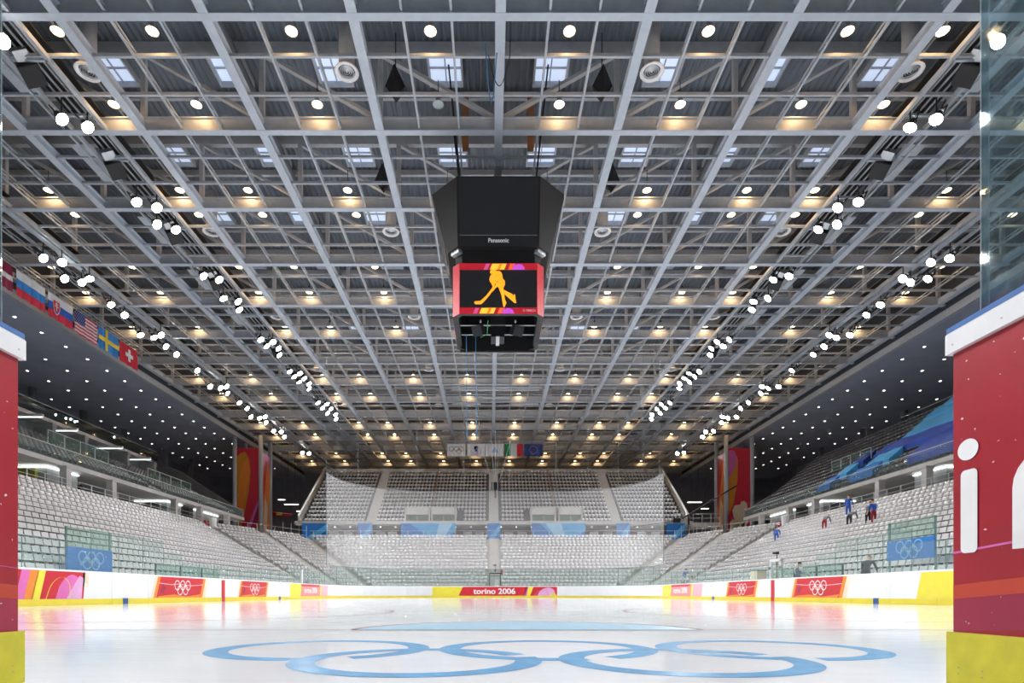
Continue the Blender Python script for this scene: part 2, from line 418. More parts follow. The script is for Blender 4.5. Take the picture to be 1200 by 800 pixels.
for y in YB[:-1]:                                # secondary bars across the hall
    for d in (2, 4):
        b = MB(); b.box(-36.4, 36.4, y+d-.055, y+d+.055, RZ+.18, RZ+.32, 'steel'); b.build('secondary_bar', ceil)
for y in YB[:-1]:                                # purlins under the deck
    for d in (0, 3):
        b = MB(); b.box(-36.6, 36.6, y+d-.1, y+d+.1, TOPZ, TOPZ+.34, 'steel'); b.build('purlin', ceil)
# corrugated deck
V, Q = [], []
p = .36; n = int(74/p); zz = [(-37+k*p/2, TOPZ+.40+(.09 if (k//2) % 2 else 0)) for k in range(2*n)]
zz = []
for k in range(n):
    x = -37+k*p; zz += [(x, TOPZ+.38), (x+p*.40, TOPZ+.38), (x+p*.5, TOPZ+.50), (x+p*.9, TOPZ+.50)]
for (x, z) in zz: V += [(x, -8, z), (x, DEND, z)]
Q = [(2*k, 2*k+1, 2*k+3, 2*k+2) for k in range(len(zz)-1)]
npmesh('corrugated_deck', V, Q, 'deck', ceil)
# air ducts up in the trusses
for x in (-27, -13.2, 13.2, 27):
    b = MB(); b.tube([(x, 8, RZ+3.0), (x, 100, RZ+3.0)], .42, 'deck', 12); b.build('air_duct', ceil, smooth=True)
# outer low ceiling over the stands, with its fascia
for sg, nm in ((-1, 'left'), (1, 'right')):
    b = MB(); x0, x1 = sorted((sg*36.7, sg*54)); b.box(x0, x1, -12, DEND, 22.8, 23.1, 'soffit'); b.build('ceiling', kind='structure', label='dark lower ceiling over the %s stand' % nm)
    b = MB(); x0, x1 = sorted((sg*36.35, sg*36.75)); b.box(x0, x1, -12, DEND, 22.72, 23.35, 'steel'); x0, x1 = sorted((sg*36.5, sg*36.75)); b.box(x0, x1, -12, DEND, 23.35, 29, 'deck_dark')
    b.build('trim_1' if sg < 0 else 'trim_2', kind='structure', label='grey edge band of the %s lower ceiling' % nm)
    b = MB(); x0, x1 = sorted((sg*54, sg*54.4)); b.box(x0, x1, -12, DEND, -.1, 23.1, 'wall_dark'); b.build('wall_'+nm, kind='structure', label='dark outer wall behind the %s stand' % nm)
b = MB(); b.box(-54.4, 54.4, DEND, DEND+.4, -.1, 29, 'wall_dark'); b.build('wall_back', kind='structure', label='dark wall at the far end of the hall')
b = MB(); b.box(-54.4, 54.4, -12.4, -12, -.1, 29, 'wall'); b.build('wall_front', kind='structure', label='grey wall behind the near end of the hall')
# skylights
sky = thing('skylight', 'x', 'skylight', (0,0,0), group='roof skylights')
b = MB(); b.box(-.85, .85, -.95, -.85, -.3, .02, 'steel'); b.box(-.85, .85, .85, .95, -.3, .02, 'steel'); b.box(-.92, -.82, -.95, .95, -.3, .02, 'steel'); b.box(.82, .92, -.95, .95, -.3, .02, 'steel')
b.box(-.03, .03, -.9, .9, -.12, -.02, 'steel'); b.box(-.85, .85, -.03, .03, -.12, -.02, 'steel'); b.build('frame', sky)
for i in (-1, 1):
    for j in (-1, 1):
        b = MB(); b.box(*sorted((i*.03, i*.82)), *sorted((j*.03, j*.85)), -.03, .0, 'skypane'); b.build('pane', sky)
remember(sky); first = True
names_x = {-20.4: 'far left', -14.2: 'left', -8.75: 'second left of centre', -2.8: 'just left of centre', 2.8: 'just right of centre', 8.75: 'second right of centre', 14.2: 'right', 20.4: 'far right'}
order = ['nearest', 'second', 'third', 'fourth', 'fifth', 'sixth', 'seventh', 'eighth', 'ninth', 'tenth']
for k in range(6):
    for x in names_x:
        if k > 3 and abs(x) > 15: continue
        loc = (x, 31.2+6*k, TOPZ+.33); lab = 'small daylit roof skylight, %s row, %s file' % (order[k], names_x[x])
        if first: sky.location = loc; sky['label'] = lab; first = False
        else: dup(sky, loc, lab)
# ------------------------------------------------------------------ lower bowl of seats
ZB, ZT, NR = 0.9, 7.1, 16
PB = [(-17,4), (-17,55), (-13.5,64.4), (13.5,64.4), (17,55), (17,4)]
PT = [(-29.5,4), (-29.5,60), (-23.2,73.4), (23.2,73.4), (29.5,60), (29.5,4)]
SEG = ['left', 'left_corner', 'end', 'right_corner', 'right']
SEATS = []                       # (pos, facing angle, block, row, index)
def lerp(a, b, t): return (a[0]+(b[0]-a[0])*t, a[1]+(b[1]-a[1])*t)
def tier(segname, b0, b1, t0, t1, nr, zb, rise, aisles, tread, label, seatblock, aw=1.2, pitch=.5, riser='concrete', skip=None):
    'one straight stepped block between a bottom edge b0-b1 and a top edge t0-t1'
    b = MB(); AB = MB()
    for i in range(nr):
        z = zb+rise*i; zp = z-rise if i else (0 if zb < 5 else 9.5)
        a0, a1 = lerp(b0, t0, i/nr), lerp(b1, t1, i/nr); c0, c1 = lerp(b0, t0, (i+1)/nr), lerp(b1, t1, (i+1)/nr)
        b.quad((*a0, zp), (*a1, zp), (*a1, z), (*a0, z), riser); b.quad((*a0, z), (*a1, z), (*c1, z), (*c0, z), tread)
        L = math.hypot(a1[0]-a0[0], a1[1]-a0[1])
        m0, m1 = lerp(b0, t0, (i+.62)/nr), lerp(b1, t1, (i+.62)/nr)
        dx, dy = (m1[0]-m0[0])/1, (m1[1]-m0[1])/1; Lm = math.hypot(dx, dy); ang = math.atan2(dy, dx)
        n = int((Lm-.3)/pitch)
        for k in range(n):
            u = (.15+(k+.5)*pitch+(Lm-.3-n*pitch)/2)/Lm
            if any(abs(u-au)*Lm < aw/2+.2 for au in aisles): continue
            if skip and skip(i, u): continue
            SEATS.append(((m0[0]+dx*u, m0[1]+dy*u, z), ang, seatblock, i, k))
        for au in aisles:                         # half steps of the aisle stairs
            q0, q1 = lerp(a0, a1, au-aw/2/L), lerp(a0, a1, au+aw/2/L); r0, r1 = lerp(c0, c1, au-aw/2/L), lerp(c0, c1, au+aw/2/L)
            h0, h1 = lerp(q0, r0, .5), lerp(q1, r1, .5); zz_ = z+rise*.5
            AB.quad((*h0, z), (*h1, z), (*h1, zz_), (*h0, zz_), 'stair'); AB.quad((*h0, zz_), (*h1, zz_), (*r1, zz_), (*r0, zz_), 'stair'); AB.quad((*q0, z+.01), (*q1, z+.01), (*h1, z+.01), (*h0, z+.01), 'stair')
            if i: n_ = Vector((b0[0]-t0[0], b0[1]-t0[1], 0)).normalized()*.015 if abs(b0[0]-t0[0]) > abs(b0[1]-t0[1]) else Vector((0,-.015,0)); AB.quad((q0[0]+n_.x, q0[1]+n_.y, z-rise*.5), (q1[0]+n_.x, q1[1]+n_.y, z-rise*.5), (q1[0]+n_.x, q1[1]+n_.y, z+.01), (q0[0]+n_.x, q0[1]+n_.y, z+.01), 'stair')
    o = b.build('stand_'+segname, fixn=False, kind='structure', label=label)
    if aisles:
        AB.build('aisle_stairs', o, fixn=False)
    return o
rise = (ZT-ZB)/(NR-1)
LAB = {'left': 'pale stepped lower stand along the left boards', 'left_corner': 'pale stepped corner stand at the far left', 'end': 'pale stepped lower stand behind the far boards', 'right_corner': 'pale stepped corner stand at the far right', 'right': 'pale stepped lower stand along the right boards'}
AIS = {'left': [.992], 'left_corner': [.47, .965], 'end': [.5], 'right_corner': [.035, .53], 'right': [.008]}
for k, s in enumerate(SEG):
    sk = None
    tier(s, PB[k], PB[k+1], PT[k], PT[k+1], NR, ZB, rise, AIS[s], 'concrete', LAB[s], s)
# concourse floor behind the lower bowl
ZC = 7.18
for sg, nm in ((-1, 'left'), (1, 'right')):
    b = MB(); b.prism([(sg*29.5, 4), (sg*29.5, 60), (sg*23.2, 73.4), (0, 73.4), (0, DEND), (sg*54, DEND), (sg*54, 4)], 'z', ZC-.35, ZC, 'concrete')
    b.build('floor', kind='structure', label='concrete concourse floor on the %s' % nm)
# ------------------------------------------------------------------ upper side stands
def X(sg, a, c): return sorted((sg*a, sg*c))
UE = 71.0
for sg, nm in ((-1, 'left'), (1, 'right')):
    ya, yb = (6, UE-.6) if sg < 0 else (UE-.6, 6)
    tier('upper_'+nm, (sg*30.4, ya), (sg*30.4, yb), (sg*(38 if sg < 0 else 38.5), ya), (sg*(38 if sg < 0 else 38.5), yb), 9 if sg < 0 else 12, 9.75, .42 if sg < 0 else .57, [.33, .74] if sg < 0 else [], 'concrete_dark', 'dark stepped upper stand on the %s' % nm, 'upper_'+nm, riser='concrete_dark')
    b = MB(); b.box(*X(sg, 30.1, 43), 6, UE, 9.28, 9.6, 'concrete'); b.build('trim_3' if sg < 0 else 'trim_4', kind='structure', label='pale concrete slab edge under the upper %s stand' % nm)
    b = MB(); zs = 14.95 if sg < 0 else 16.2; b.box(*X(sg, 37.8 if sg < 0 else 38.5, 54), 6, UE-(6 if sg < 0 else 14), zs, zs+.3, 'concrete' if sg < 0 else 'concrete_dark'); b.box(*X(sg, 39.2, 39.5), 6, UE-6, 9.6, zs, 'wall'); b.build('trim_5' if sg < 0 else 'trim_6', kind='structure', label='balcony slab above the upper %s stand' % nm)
    # raking end wall
    b = MB(); b.prism([(sg*30.2, 9.3), (sg*30.2, 10.3), (sg*37.8, 15.2), (sg*39, 15.6), (sg*54, 15.6), (sg*54, 9.3)], 'y', UE-.4, UE, 'concrete_dark'); b.build('wall_end_'+nm, kind='structure', label='raking end wall of the upper %s stand' % nm)
    # concourse back wall
    b = MB(); b.box(*X(sg, 35.6, 35.9), 4, UE+2, ZC, 9.3, 'wall'); b.build('wall_concourse_'+nm, kind='structure', label='grey back wall of the %s concourse' % nm)
# end stand: upper tier
EU_B0, EU_B1, EU_T0, EU_T1 = (-25.2,77), (25.2,77), (-25.2,89), (25.2,89)
def vom(i, u):
    xx = -25.2+50.4*u
    return i < 3 and (3.9 < abs(xx) < 11.2)
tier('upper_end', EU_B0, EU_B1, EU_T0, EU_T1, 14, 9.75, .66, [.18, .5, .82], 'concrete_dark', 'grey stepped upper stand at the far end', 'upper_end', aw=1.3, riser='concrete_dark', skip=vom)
b = MB(); b.box(-25.6, 25.6, 75.6, 77.1, 9.35, 9.78, 'concrete'); b.build('trim_7', kind='structure', label='pale slab edge of the far upper stand')
for sg in (-1, 1):
    b = MB(); P = [(sg*25.3, 76.9, 9.4), (sg*25.3, 89.2, 9.4), (sg*25.3, 89.2, 19.6), (sg*25.3, 76.9, 10.7)]
    Q_ = [(p_[0]+sg*.3, p_[1], p_[2]) for p_ in P]
    b.add(P+Q_, [(0,1,2,3), (7,6,5,4), (0,4,5,1), (1,5,6,2), (2,6,7,3), (3,7,4,0)], 'stair'); b.build('wall_end_side_'+('left' if sg < 0 else 'right'), kind='structure', label='raking side wall of the far upper stand, %s' % ('left' if sg < 0 else 'right'))
b = MB(); b.box(-25.6, 25.6, 89, 89.3, 9, 19.3, 'concrete'); b.build('wall_end_rear', kind='structure', label='rear wall of the far upper stand')
b = MB(); b.box(-25.6, 25.6, 82, 82.3, ZC, 9.4, 'brown'); b.build('wall_end_concourse', kind='structure', label='brownish back wall of the far concourse')
# ================================================================== RINK BOARDS
BH, KH = 1.22, .21
boards = thing('rink_boards', 'white rink boards with yellow kick strip and printed banners round the ice', 'rink boards', (0, RY1, 0))
def arc_pts(sgx):
    return [(sgx*(RX-RR+RR*math.cos(R(90*k/14))), RY1-RR+RR*math.sin(R(90*k/14))) for k in range(15)]
def panel(pts, z0, z1, th, m, name, out):
    'strip of board standing on plan points; th is the thickness away from the ice'
    b = MB(); n = len(pts); P = []
    for j, (x, y) in enumerate(pts):
        nx, ny = out(x, y)
        P += [(x, y, z0), (x, y, z1), (x+nx*th, y+ny*th, z1), (x+nx*th, y+ny*th, z0)]
    Fs = []
    for j in range(n-1):
        for q in range(4): Fs.append((4*j+q, 4*j+(q+1) % 4, 4*j+4+(q+1) % 4, 4*j+4+q))
    Fs += [(0,1,2,3), (4*n-4, 4*n-3, 4*n-2, 4*n-1)]
    b.add(P, Fs, m); return part(b, name, boards, fixn=True)
def outn(x, y):
    if abs(x) >= RX-.001 and y <= RY1-RR+.001: return (math.copysign(1, x), 0)
    if y >= RY1-.001: return (0, 1)
    cx, cy = math.copysign(RX-RR, x), RY1-RR; d = math.hypot(x-cx, y-cy); return ((x-cx)/d, (y-cy)/d)
g = .006
def run(pts):
    panel(pts, KH, BH-.06, .09, 'board', 'board_panel', outn)
    panel(pts, BH-.06, BH, .13, 'white', 'cap_rail', outn)
    pk = [(x-outn(x, y)[0]*.012, y-outn(x, y)[1]*.012) for x, y in pts]
    panel(pk, .0, KH, .05, 'kick', 'kick_strip', lambda x, y: outn(*min(pts, key=lambda q: (q[0]-x)**2+(q[1]-y)**2)))
for sg in (-1, 1):
    y = 10.7
    while y < RY1-RR-.1:
        y2 = min(y+2.4, RY1-RR)
        if RY1-RR-y2 < .8: y2 = RY1-RR
        run([(sg*RX, y+g), (sg*RX, y2-g)]); y = y2
    ap = arc_pts(sg)
    for k in range(0, 14, 2): run(ap[k:k+3])
    for k in range(3):
        x0 = -(RX-RR)+13/6*k
        run([(-sg*x0+g, RY1), (-sg*(x0+13/6)-g, RY1)] if sg > 0 else [(x0+g, RY1), (x0+13/6-g, RY1)])
    # the near corner and end of the rink run out of the picture behind the open gate doors
    nc = [(sg*(RX-RR+RR*math.cos(R(a))), RY0+RR-RR*math.sin(R(a))) for a in (0, 15, 30, 45, 60, 75, 90)]
    b = MB()
    for j in range(6): b.bar((*nc[j], BH/2), (*nc[j+1], BH/2), .09, BH, 'board')
    b.box(*sorted((sg*6.5, (-2.5 if sg < 0 else 1.4))), RY0, RY0+.09, 0, BH, 'board'); part(b, 'board_panel', boards)
# ---- prints on the boards
def fr_side(sg): return Fr((sg*RX, 0, 0), (0, 1 if sg < 0 else -1, 0), (0,0,1))
def U(sg, D): return D if sg < 0 else -D
def para(b, fr, u0, u1, z0, z1, sl, off, m): poly(b, fr, [(u0, z0), (u1, z0), (u1+sl, z1), (u0+sl, z1)], off, m)
Z0, Z1 = KH+.005, BH-.065
def redpanel(sg, d0, d1, orange_right, lab):
    'red banner with white rings and faded orange ends'
    fr = fr_side(sg); u0, u1 = sorted((U(sg, d0), U(sg, d1))); w = u1-u0
    b = MB(); para(b, fr, u0-.42, u0-.2, Z0, Z1, .36, .004, 'cream'); para(b, fr, u0-.22, u0+.08, Z0, Z1, .36, .006, 'orange')
    para(b, fr, u0, u1-.35, Z0, Z1, .36, .008, 'red')
    para(b, fr, u1-.36, u1-.1, Z0, Z1, .36, .006, 'orange'); para(b, fr, u1-.12, u1+.2, Z0, Z1, .36, .004, 'cream')
    poly(b, fr, [(u0+.05, Z0), (u1-.45, Z0), (u1-.3, Z0+.16), (u0+w*.6, Z0+.05), (u0+w*.35, Z0+.15), (u0+.2, Z0+.08)], .010, 'orange')
    poly(b, fr, [(u0+.3, Z0+.25), (u0+.55, Z0+.2), (u0+.75, Z0+.45), (u0+.5, Z0+.6)], .010, 'magenta')
    # thin white sketch line
    pts = [(u0+.2, .86), (u0+w*.3, .80), (u0+w*.42, .84), (u0+w*.7, .78), (u0+w*.85, .80), (u1-.1, .84)]
    for (p0, p1) in zip(pts, pts[1:]): poly(b, fr, [(p0[0], p0[1]), (p1[0], p1[1]), (p1[0], p1[1]+.02), (p0[0], p0[1]+.02)], .011, 'ringwhite')
    o = part(b, 'banner', boards, label=lab)
    b = MB(); rings5(b, fr, (u0+u1)/2+.1, (Z0+Z1)/2, .215, .045, .014, ['ringwhite']); o2 = b.build('rings_logo', o, fixn=False)
redpanel(-1, 25.7, 29.9, 1, 'red banner with white rings on left boards'); redpanel(-1, 34.3, 38.4, 1, 'second red banner with white rings on left boards')
redpanel(1, 25.7, 29.9, 1, 'red banner with white rings on right boards'); redpanel(1, 34.2, 38.3, 1, 'second red banner with white rings on right boards')
def arch(b, fr, cx, r, h, off, m, n=14, w=None, z=Z0):
    P = [(cx-r+2*r*k/n, z+h*math.sqrt(max(0, 1-(2*k/n-1)**2))) for k in range(n+1)]
    P = [(x+(zz_-z)*.25, zz_) for x, zz_ in P]
    if w is None: poly(b, fr, P, off, m)
    else:
        for p0, p1 in zip(P, P[1:]): poly(b, fr, [p0, p1, (p1[0]+w, p1[1]), (p0[0]+w, p0[1])], off, m)
fr = fr_side(-1); b = MB()                       # left near banner
para(b, fr, 15.2, 21.1, Z0, Z1, .1, .004, 'red'); para(b, fr, 15.0, 17.0, Z0, Z1, .3, .006, 'pink'); para(b, fr, 18.05, 18.4, Z0, Z1, .28, .006, 'pink')
para(b, fr, 18.4, 18.75, Z0, Z1, .28, .007, 'orange'); para(b, fr, 18.72, 19.05, Z0, Z1, .28, .007, 'yellow')
arch(b, fr, 20.35, .62, .84, .008, 'pink'); poly(b, fr, [(20.25, Z0), (21.0, Z0), (21.1, Z1-.2), (20.9, Z1-.12)], .009, 'lilac'); arch(b, fr, 19.85, .55, .74, .010, 'yellow', w=.03)
para(b, fr, 21.05, 21.35, Z0+.4, Z1, .05, .004, 'cream'); part(b, 'banner', boards, label='red, pink and yellow striped banner on left boards')
fr = fr_side(1); b = MB()                        # right near yellow banner
para(b, fr, U(1, 21.3), U(1, 14), Z0, Z1, .25, .004, 'yellow'); para(b, fr, U(1, 20.6), U(1, 20.1), Z0, Z1, .3, .006, 'kick'); poly(b, fr, [(U(1,20.4), Z1), (U(1,16), Z1), (U(1,16), .75), (U(1,20.5), .75)], .007, 'kick'); part(b, 'banner', boards, label='plain yellow banner on right boards')
for sg, nm in ((-1, 'left'), (1, 'right')):      # lettered banners before the far corners
    fr = fr_side(sg); a = U(sg, 43.0 if sg < 0 else 52.6); b = MB(); s_ = 1
    para(b, fr, a-.2, a+2.4, Z0, Z1, .15, .004, 'yellow'); para(b, fr, a+2.2, a+7.2, Z0, Z1, .3, .008, 'salmon'); para(b, fr, a+2.4, a+7.1, Z1-.16, Z1, .05, .011, 'red')
    para(b, fr, a+7.2, a+7.6, Z0, Z1, .3, .008, 'yellow'); para(b, fr, a+7.6, a+9.6, Z0, Z1, .3, .006, 'palepink')
    o = part(b, 'banner', boards, label='pale red lettered banner on %s boards' % nm)
    text('torino 2006', fr, a+4.8, .66, .62, .014, 'ringwhite', 'lettering', o, sx=1.15, bold=.012).matrix_parent_inverse = Matrix.Identity(4)
fr = Fr((0, RY1, 0), (1,0,0), (0,0,1)); e = lambda x: CAMX+(x-575)*RY1/F; b = MB()
para(b, fr, e(491), e(497.5), Z0, Z1, .45, .004, 'red'); para(b, fr, e(498.5), e(537.5), Z0, Z1, .45, .004, 'yellow'); para(b, fr, e(537.5), e(614), Z0, Z1, .45, .006, 'red')
para(b, fr, e(614), e(617), Z0, Z1, .2, .006, 'pink'); para(b, fr, e(616), e(622), Z0, Z1, .3, .005, 'yellow'); para(b, fr, e(621), e(660), Z0, Z1, .4, .007, 'red')
arch(b, fr, e(640), .95, .86, .010, 'lilac'); arch(b, fr, e(634), .7, .6, .012, 'pink', w=.06); poly(b, fr, [(e(645), Z0), (e(653), Z0), (e(649), Z0+.35)], .012, 'yellow'); para(b, fr, e(659), e(662), Z0, Z1, .4, .009, 'orange')
o = part(b, 'banner', boards, label='red and yellow lettered banner on the far boards')
text('torino 2006', fr, e(579.5), .66, .82, .016, 'ringwhite', 'lettering', o, sx=1.12, bold=.02)
for cx in (433, 727):
    b = MB(); rings5(b, fr, e(cx), .68, .22, .05, .012, ['salmon']); part(b, 'rings_logo', boards, label='small red outline rings on the white far boards')
for sg in (-1, 1):                               # line marks on the side boards
    fr = fr_side(sg)
    b = MB(); b.box(*sorted((sg*(RX-.03), sg*RX)), 31.95, 32.3, 0, BH-.08, 'red'); part(b, 'centre_line_mark', boards)
    for D in (23.5, 40.7): b = MB(); b.box(*sorted((sg*(RX-.035), sg*RX)), D-.14, D+.16, 0, KH+.01, 'lineblue'); part(b, 'blue_line_mark', boards)
# ---- glass on the boards: one pane at a time
gl = thing('rink_glass', 'clear glass panes standing on the rink boards', 'rink glass', (0, RY1, BH))
pane = {}
def gpane(a, c, z1):
    a, c = Vector((*a, BH)), Vector((*c, BH)); L = (c-a).length; key = (round(L, 2), z1)
    if key not in pane:
        b = MB(); b.box(.01, L-.01, -.007, .007, 0, z1-BH, 'glass'); b.box(.0, .016, -.009, .009, 0, z1-BH, 'glass_edge'); b.box(.01, L-.01, -.008, .008, z1-BH-.012, z1-BH, 'glass_edge')
        o = b.build('glass_pane', gl); pane[key] = o.data
    else: o = link('glass_pane', pane[key], gl)
    o.matrix_world = Matrix.Translation(a) @ Matrix.Rotation(math.atan2(c.y-a.y, c.x-a.x), 4, 'Z')
    M_ = o.matrix_world.copy(); o.matrix_parent_inverse = Matrix.Identity(4); o.matrix_basis = Matrix.Translation(-gl.location) @ M_
for sg in (-1, 1):
    y = 12.0
    while y < RY1-RR-.1:
        y2 = min(y+1.6, RY1-RR); z1 = 2.75 if 20.2 < y < 25 else (2.25 if y < 28 else (1.9 if y < 42 else 2.3))
        gpane((sg*(RX+.06), y), (sg*(RX+.06), y2), z1); y = y2
    ap = [(sg*(RX-RR+(RR+.06)*math.cos(R(90*k/8))), RY1-RR+(RR+.06)*math.sin(R(90*k/8))) for k in range(9)]
    for k in range(8): gpane(ap[k], ap[k+1], 3.05)
    for k in range(4): gpane((sg*6.5*k/4, RY1+.06), (sg*6.5*(k+1)/4, RY1+.06), 3.05)
# ------------------------------------------------------------------ protective net round the far end
net = thing('protective_net', 'white safety net hanging round the far end of the rink', 'net', (0, RY1, 3.1))
path = [(-15.05, 52.6)]+[(-(RX-RR)-RR*math.cos(R(90*k/16)), RY1-RR+RR*math.sin(R(90*k/16))) for k in range(17)]
path += [(-6.5+13*k/8, RY1) for k in range(1, 8)]+[(-x, y) for x, y in path[::-1]]
me = bpy.data.meshes.new('netting'); V = []; Fc = []; UVs = []; s = 0
zl, zh = 3.0, 11.2
for j, (x, y) in enumerate(path):
    if j: s += math.hypot(x-path[j-1][0], y-path[j-1][1])
    for z in (zl, zh): V.append((x, y, z)); UVs.append((s, z))
for j in range(len(path)-1): Fc.append((2*j, 2*j+2, 2*j+3, 2*j+1))
me.from_pydata(V, [], Fc); uvl = me.uv_layers.new(name='uv')
for l in me.loops: uvl.data[l.index].uv = UVs[l.vertex_index]
me.materials.append(M['netting']); o = link('netting', me, net); o.matrix_parent_inverse = Matrix.Translation(-net.location)
b = MB(); b.tube([(x, y, zh) for x, y in path], .045, 'cablegrey', 5); part(b, 'top_cable', net)
b = MB(); b.tube([(x, y, 9.75-.0*x) for x, y in path if False] or [(path[0][0], path[0][1], zl), (path[0][0], path[0][1], zh)], .035, 'cablegrey', 5); part(b, 'edge_cord', net)
b = MB(); b.tube([(path[-1][0], path[-1][1], zl), (path[-1][0], path[-1][1], zh)], .035, 'cablegrey', 5); part(b, 'edge_cord', net)
b = MB(); b.tube([(x, y, zl) for x, y in path], .03, 'cablegrey', 5); part(b, 'bottom_cord', net)
for j in (0, 3, 7, 11, 15, 19, 22, 25, 29, 33, 37, 41):
    if j < len(path):
        x, y = path[j]; b = MB(); b.tube([(x, y, zh), (x, y, RZ)], .012, 'cablegrey', 4); part(b, 'hanger_wire', net)
# ------------------------------------------------------------------ open gate doors either side of the camera
def gate(sg, Xf, D1, lab):
    'door standing open along the camera; its printed rink face looks at the axis'
    nm = 'left' if sg < 0 else 'right'
    t = thing('gate_door', lab, 'gate', (Xf+CAMX, D1, 0))
    x = Xf+CAMX; D0 = -1.0
    b = MB(); b.box(*sorted((x, x+sg*.1)), D0, D1-.012, .09, BH-.07, 'doorred'); part(b, 'door_leaf', t, fixn=True)
    b = MB(); b.box(*sorted((x-sg*.014, x+sg*.1)), D0, D1, .085 if sg < 0 else .04, .255, 'kickdoor'); k = part(b, 'kick_strip', t, fixn=True)
    for (d, z) in ((.05, .145), (.05, .125), (.14, .145), (.14, .125), (.3, .14), (.3, .12)):
        bb = MB(); bb.lathe([(.0022, 0), (.0022, .0015), (.001, .002)], 'galv', 8, (x-sg*.0145, D1-d, z), Matrix.Rotation(-sg*math.pi/2, 3, 'Y'), close=True); bb.build('screw', k)
    b = MB(); b.prism([(x-sg*.016, BH-.07), (x-sg*.016, BH-.008), (x-sg*.010, BH), (x+sg*.11, BH), (x+sg*.11, BH-.07)], 'y', D0, D1+.002, 'whitepaint'); c = part(b, 'cap_rail', t, fixn=True)
    for d in (.028, .21):
        bb = MB(); bb.lathe([(.003, 0), (.003, .001), (.0015, .0015)], 'galv', 8, (x-sg*.016, D1-d, BH-.045), Matrix.Rotation(-sg*math.pi/2, 3, 'Y'), close=True); bb.build('screw', c)
    b = MB(); b.box(*sorted((x-sg*.012, x+sg*.11)), D0, D1+.001, BH, BH+.016, 'capblue'); part(b, 'blue_edge_strip', t, fixn=True)
    fr = Fr((x, 0, 0), (0, 1 if sg < 0 else -1, 0), (0,0,1))
    # swooping printed bands low on the door
    def band(zs0, zs1, m, off):
        b = MB(); n = 16; P = []
        for k in range(n+1):
            d = D1-.013-(D1+.9)*k/n*.5; w = math.sin(k/n*2.2)
            P.append((fr.p(U(sg, d), zs0+.05*w, off), fr.p(U(sg, d), zs1+.05*w, off)))
        for (p0, p1), (q0, q1) in zip(P, P[1:]): b.add([p0, q0, q1, p1], [(0,1,2,3)], m)
        part(b, 'printed_band', t)
    band(.256, .385, 'magenta', .001); band(.36, .405, 'amber' if False else 'doororange', .0015)
    if sg > 0:
        band(.505, .512, 'pink', .002)
        b = MB()                                  # letters i, n, o
        def rrect(u0, u1, z0, z1, r, off):
            P = []
            for cx, cy, a0 in ((u1-r, z1-r, 0), (u0+r, z1-r, 90), (u0+r, z0+r, 180), (u1-r, z0+r, 270)):
                for k in range(6): P.append((cx+r*math.cos(R(a0+18*k)), cy+r*math.sin(R(a0+18*k))))
            return P
        L0 = U(1, 1.868)
        poly(b, fr, rrect(L0, L0+.064, .505, .765, .016, 0), .003, 'ringwhite'); part(b, 'letter_i', t)
        b = MB(); poly(b, fr, [(L0+.028+.040*math.cos(R(15*k)), .828+.033*math.sin(R(15*k))) for k in range(24)], .003, 'ringwhite'); part(b, 'letter_dot', t)
        b = MB(); n0 = U(1, 1.683); P = [(n0, .505), (n0+.06, .505), (n0+.06, .70)]
        P += [(n0+.135-.075*math.cos(R(15*k)), .70+.05*math.sin(R(15*k))) for k in range(1, 12)]+[(n0+.21, .70), (n0+.21, .505), (n0+.27, .505)]
        P += [(n0+.135+.135*math.cos(R(15*k)), .70+.105*math.sin(R(15*k))) for k in range(0, 13)]
        # build n as a strip
        outer = [(n0, .505)]+[(n0+.135-.135*math.cos(R(15*k)), .68+.105*math.sin(R(15*k))) for k in range(13)]+[(n0+.27, .505)]
        inner = [(n0+.06, .505)]+[(n0+.135-.075*math.cos(R(15*k)), .68+.05*math.sin(R(15*k))) for k in range(13)]+[(n0+.21, .505)]
        for j in range(14): b.add([fr.p(*outer[j], .003), fr.p(*outer[j+1], .003), fr.p(*inner[j+1], .003), fr.p(*inner[j], .003)], [(3,2,1,0)], 'ringwhite')
        part(b, 'letter_n', t)
        b = MB(); ring(b, fr, n0+.47, .635, .105, .06, .003, 'ringwhite'); part(b, 'letter_o', t)
        for (d, z) in ((.075, .285), (.087, .62)):
            bb = MB(); bb.lathe([(.003, 0), (.003, .001), (.0015, .0015)], 'galv', 8, (x-.001, D1-d, z), Matrix.Rotation(-math.pi/2, 3, 'Y'), close=True); part(bb, 'screw', t)
    else:
        band(.46, .462, 'pink', .002)
    # glass sheet standing on the door
    gd = 1.797 if sg > 0 else 1.875
    gx0, gx1 = sorted((x-sg*0.0, x+sg*.026))
    b = MB(); b.box(gx0, gx1, D0, gd-.004, BH+.016, 3.4, 'door_glass'); p_ = part(b, 'glass_pane', t, fixn=True)
    b = MB(); b.box(gx0, gx1, gd-.004, gd, BH+.016, 3.4, 'glass_rim'); b.build('polished_edge', p_)
mat('doororange', srgb(196,66,44), .35, 0, .06, 3)
gate(-1, -1.556, 1.95, 'red open gate door at the left edge with white cap and yellow kick')
gate(1, 1.494, 1.913, 'red open gate door at the right edge with white letters and glass')
# ================================================================== SEATS
def seat_template():
    b = MB(); b.box(-.22, .22, -.20, .19, .36, .40, 'seat'); b.box(-.21, .21, .16, .20, .40, .66, 'seat'); b.box(-.05, .05, .02, .12, 0, .36, 'seat')
    b.add([(-.22,-.2,.40), (.22,-.2,.40), (.22,-.23,.37), (-.22,-.23,.37)], [(0,1,2,3)], 'seat')
    return b
T = seat_template(); TV = np.array(T.v); TV[:, 0:3] = TV
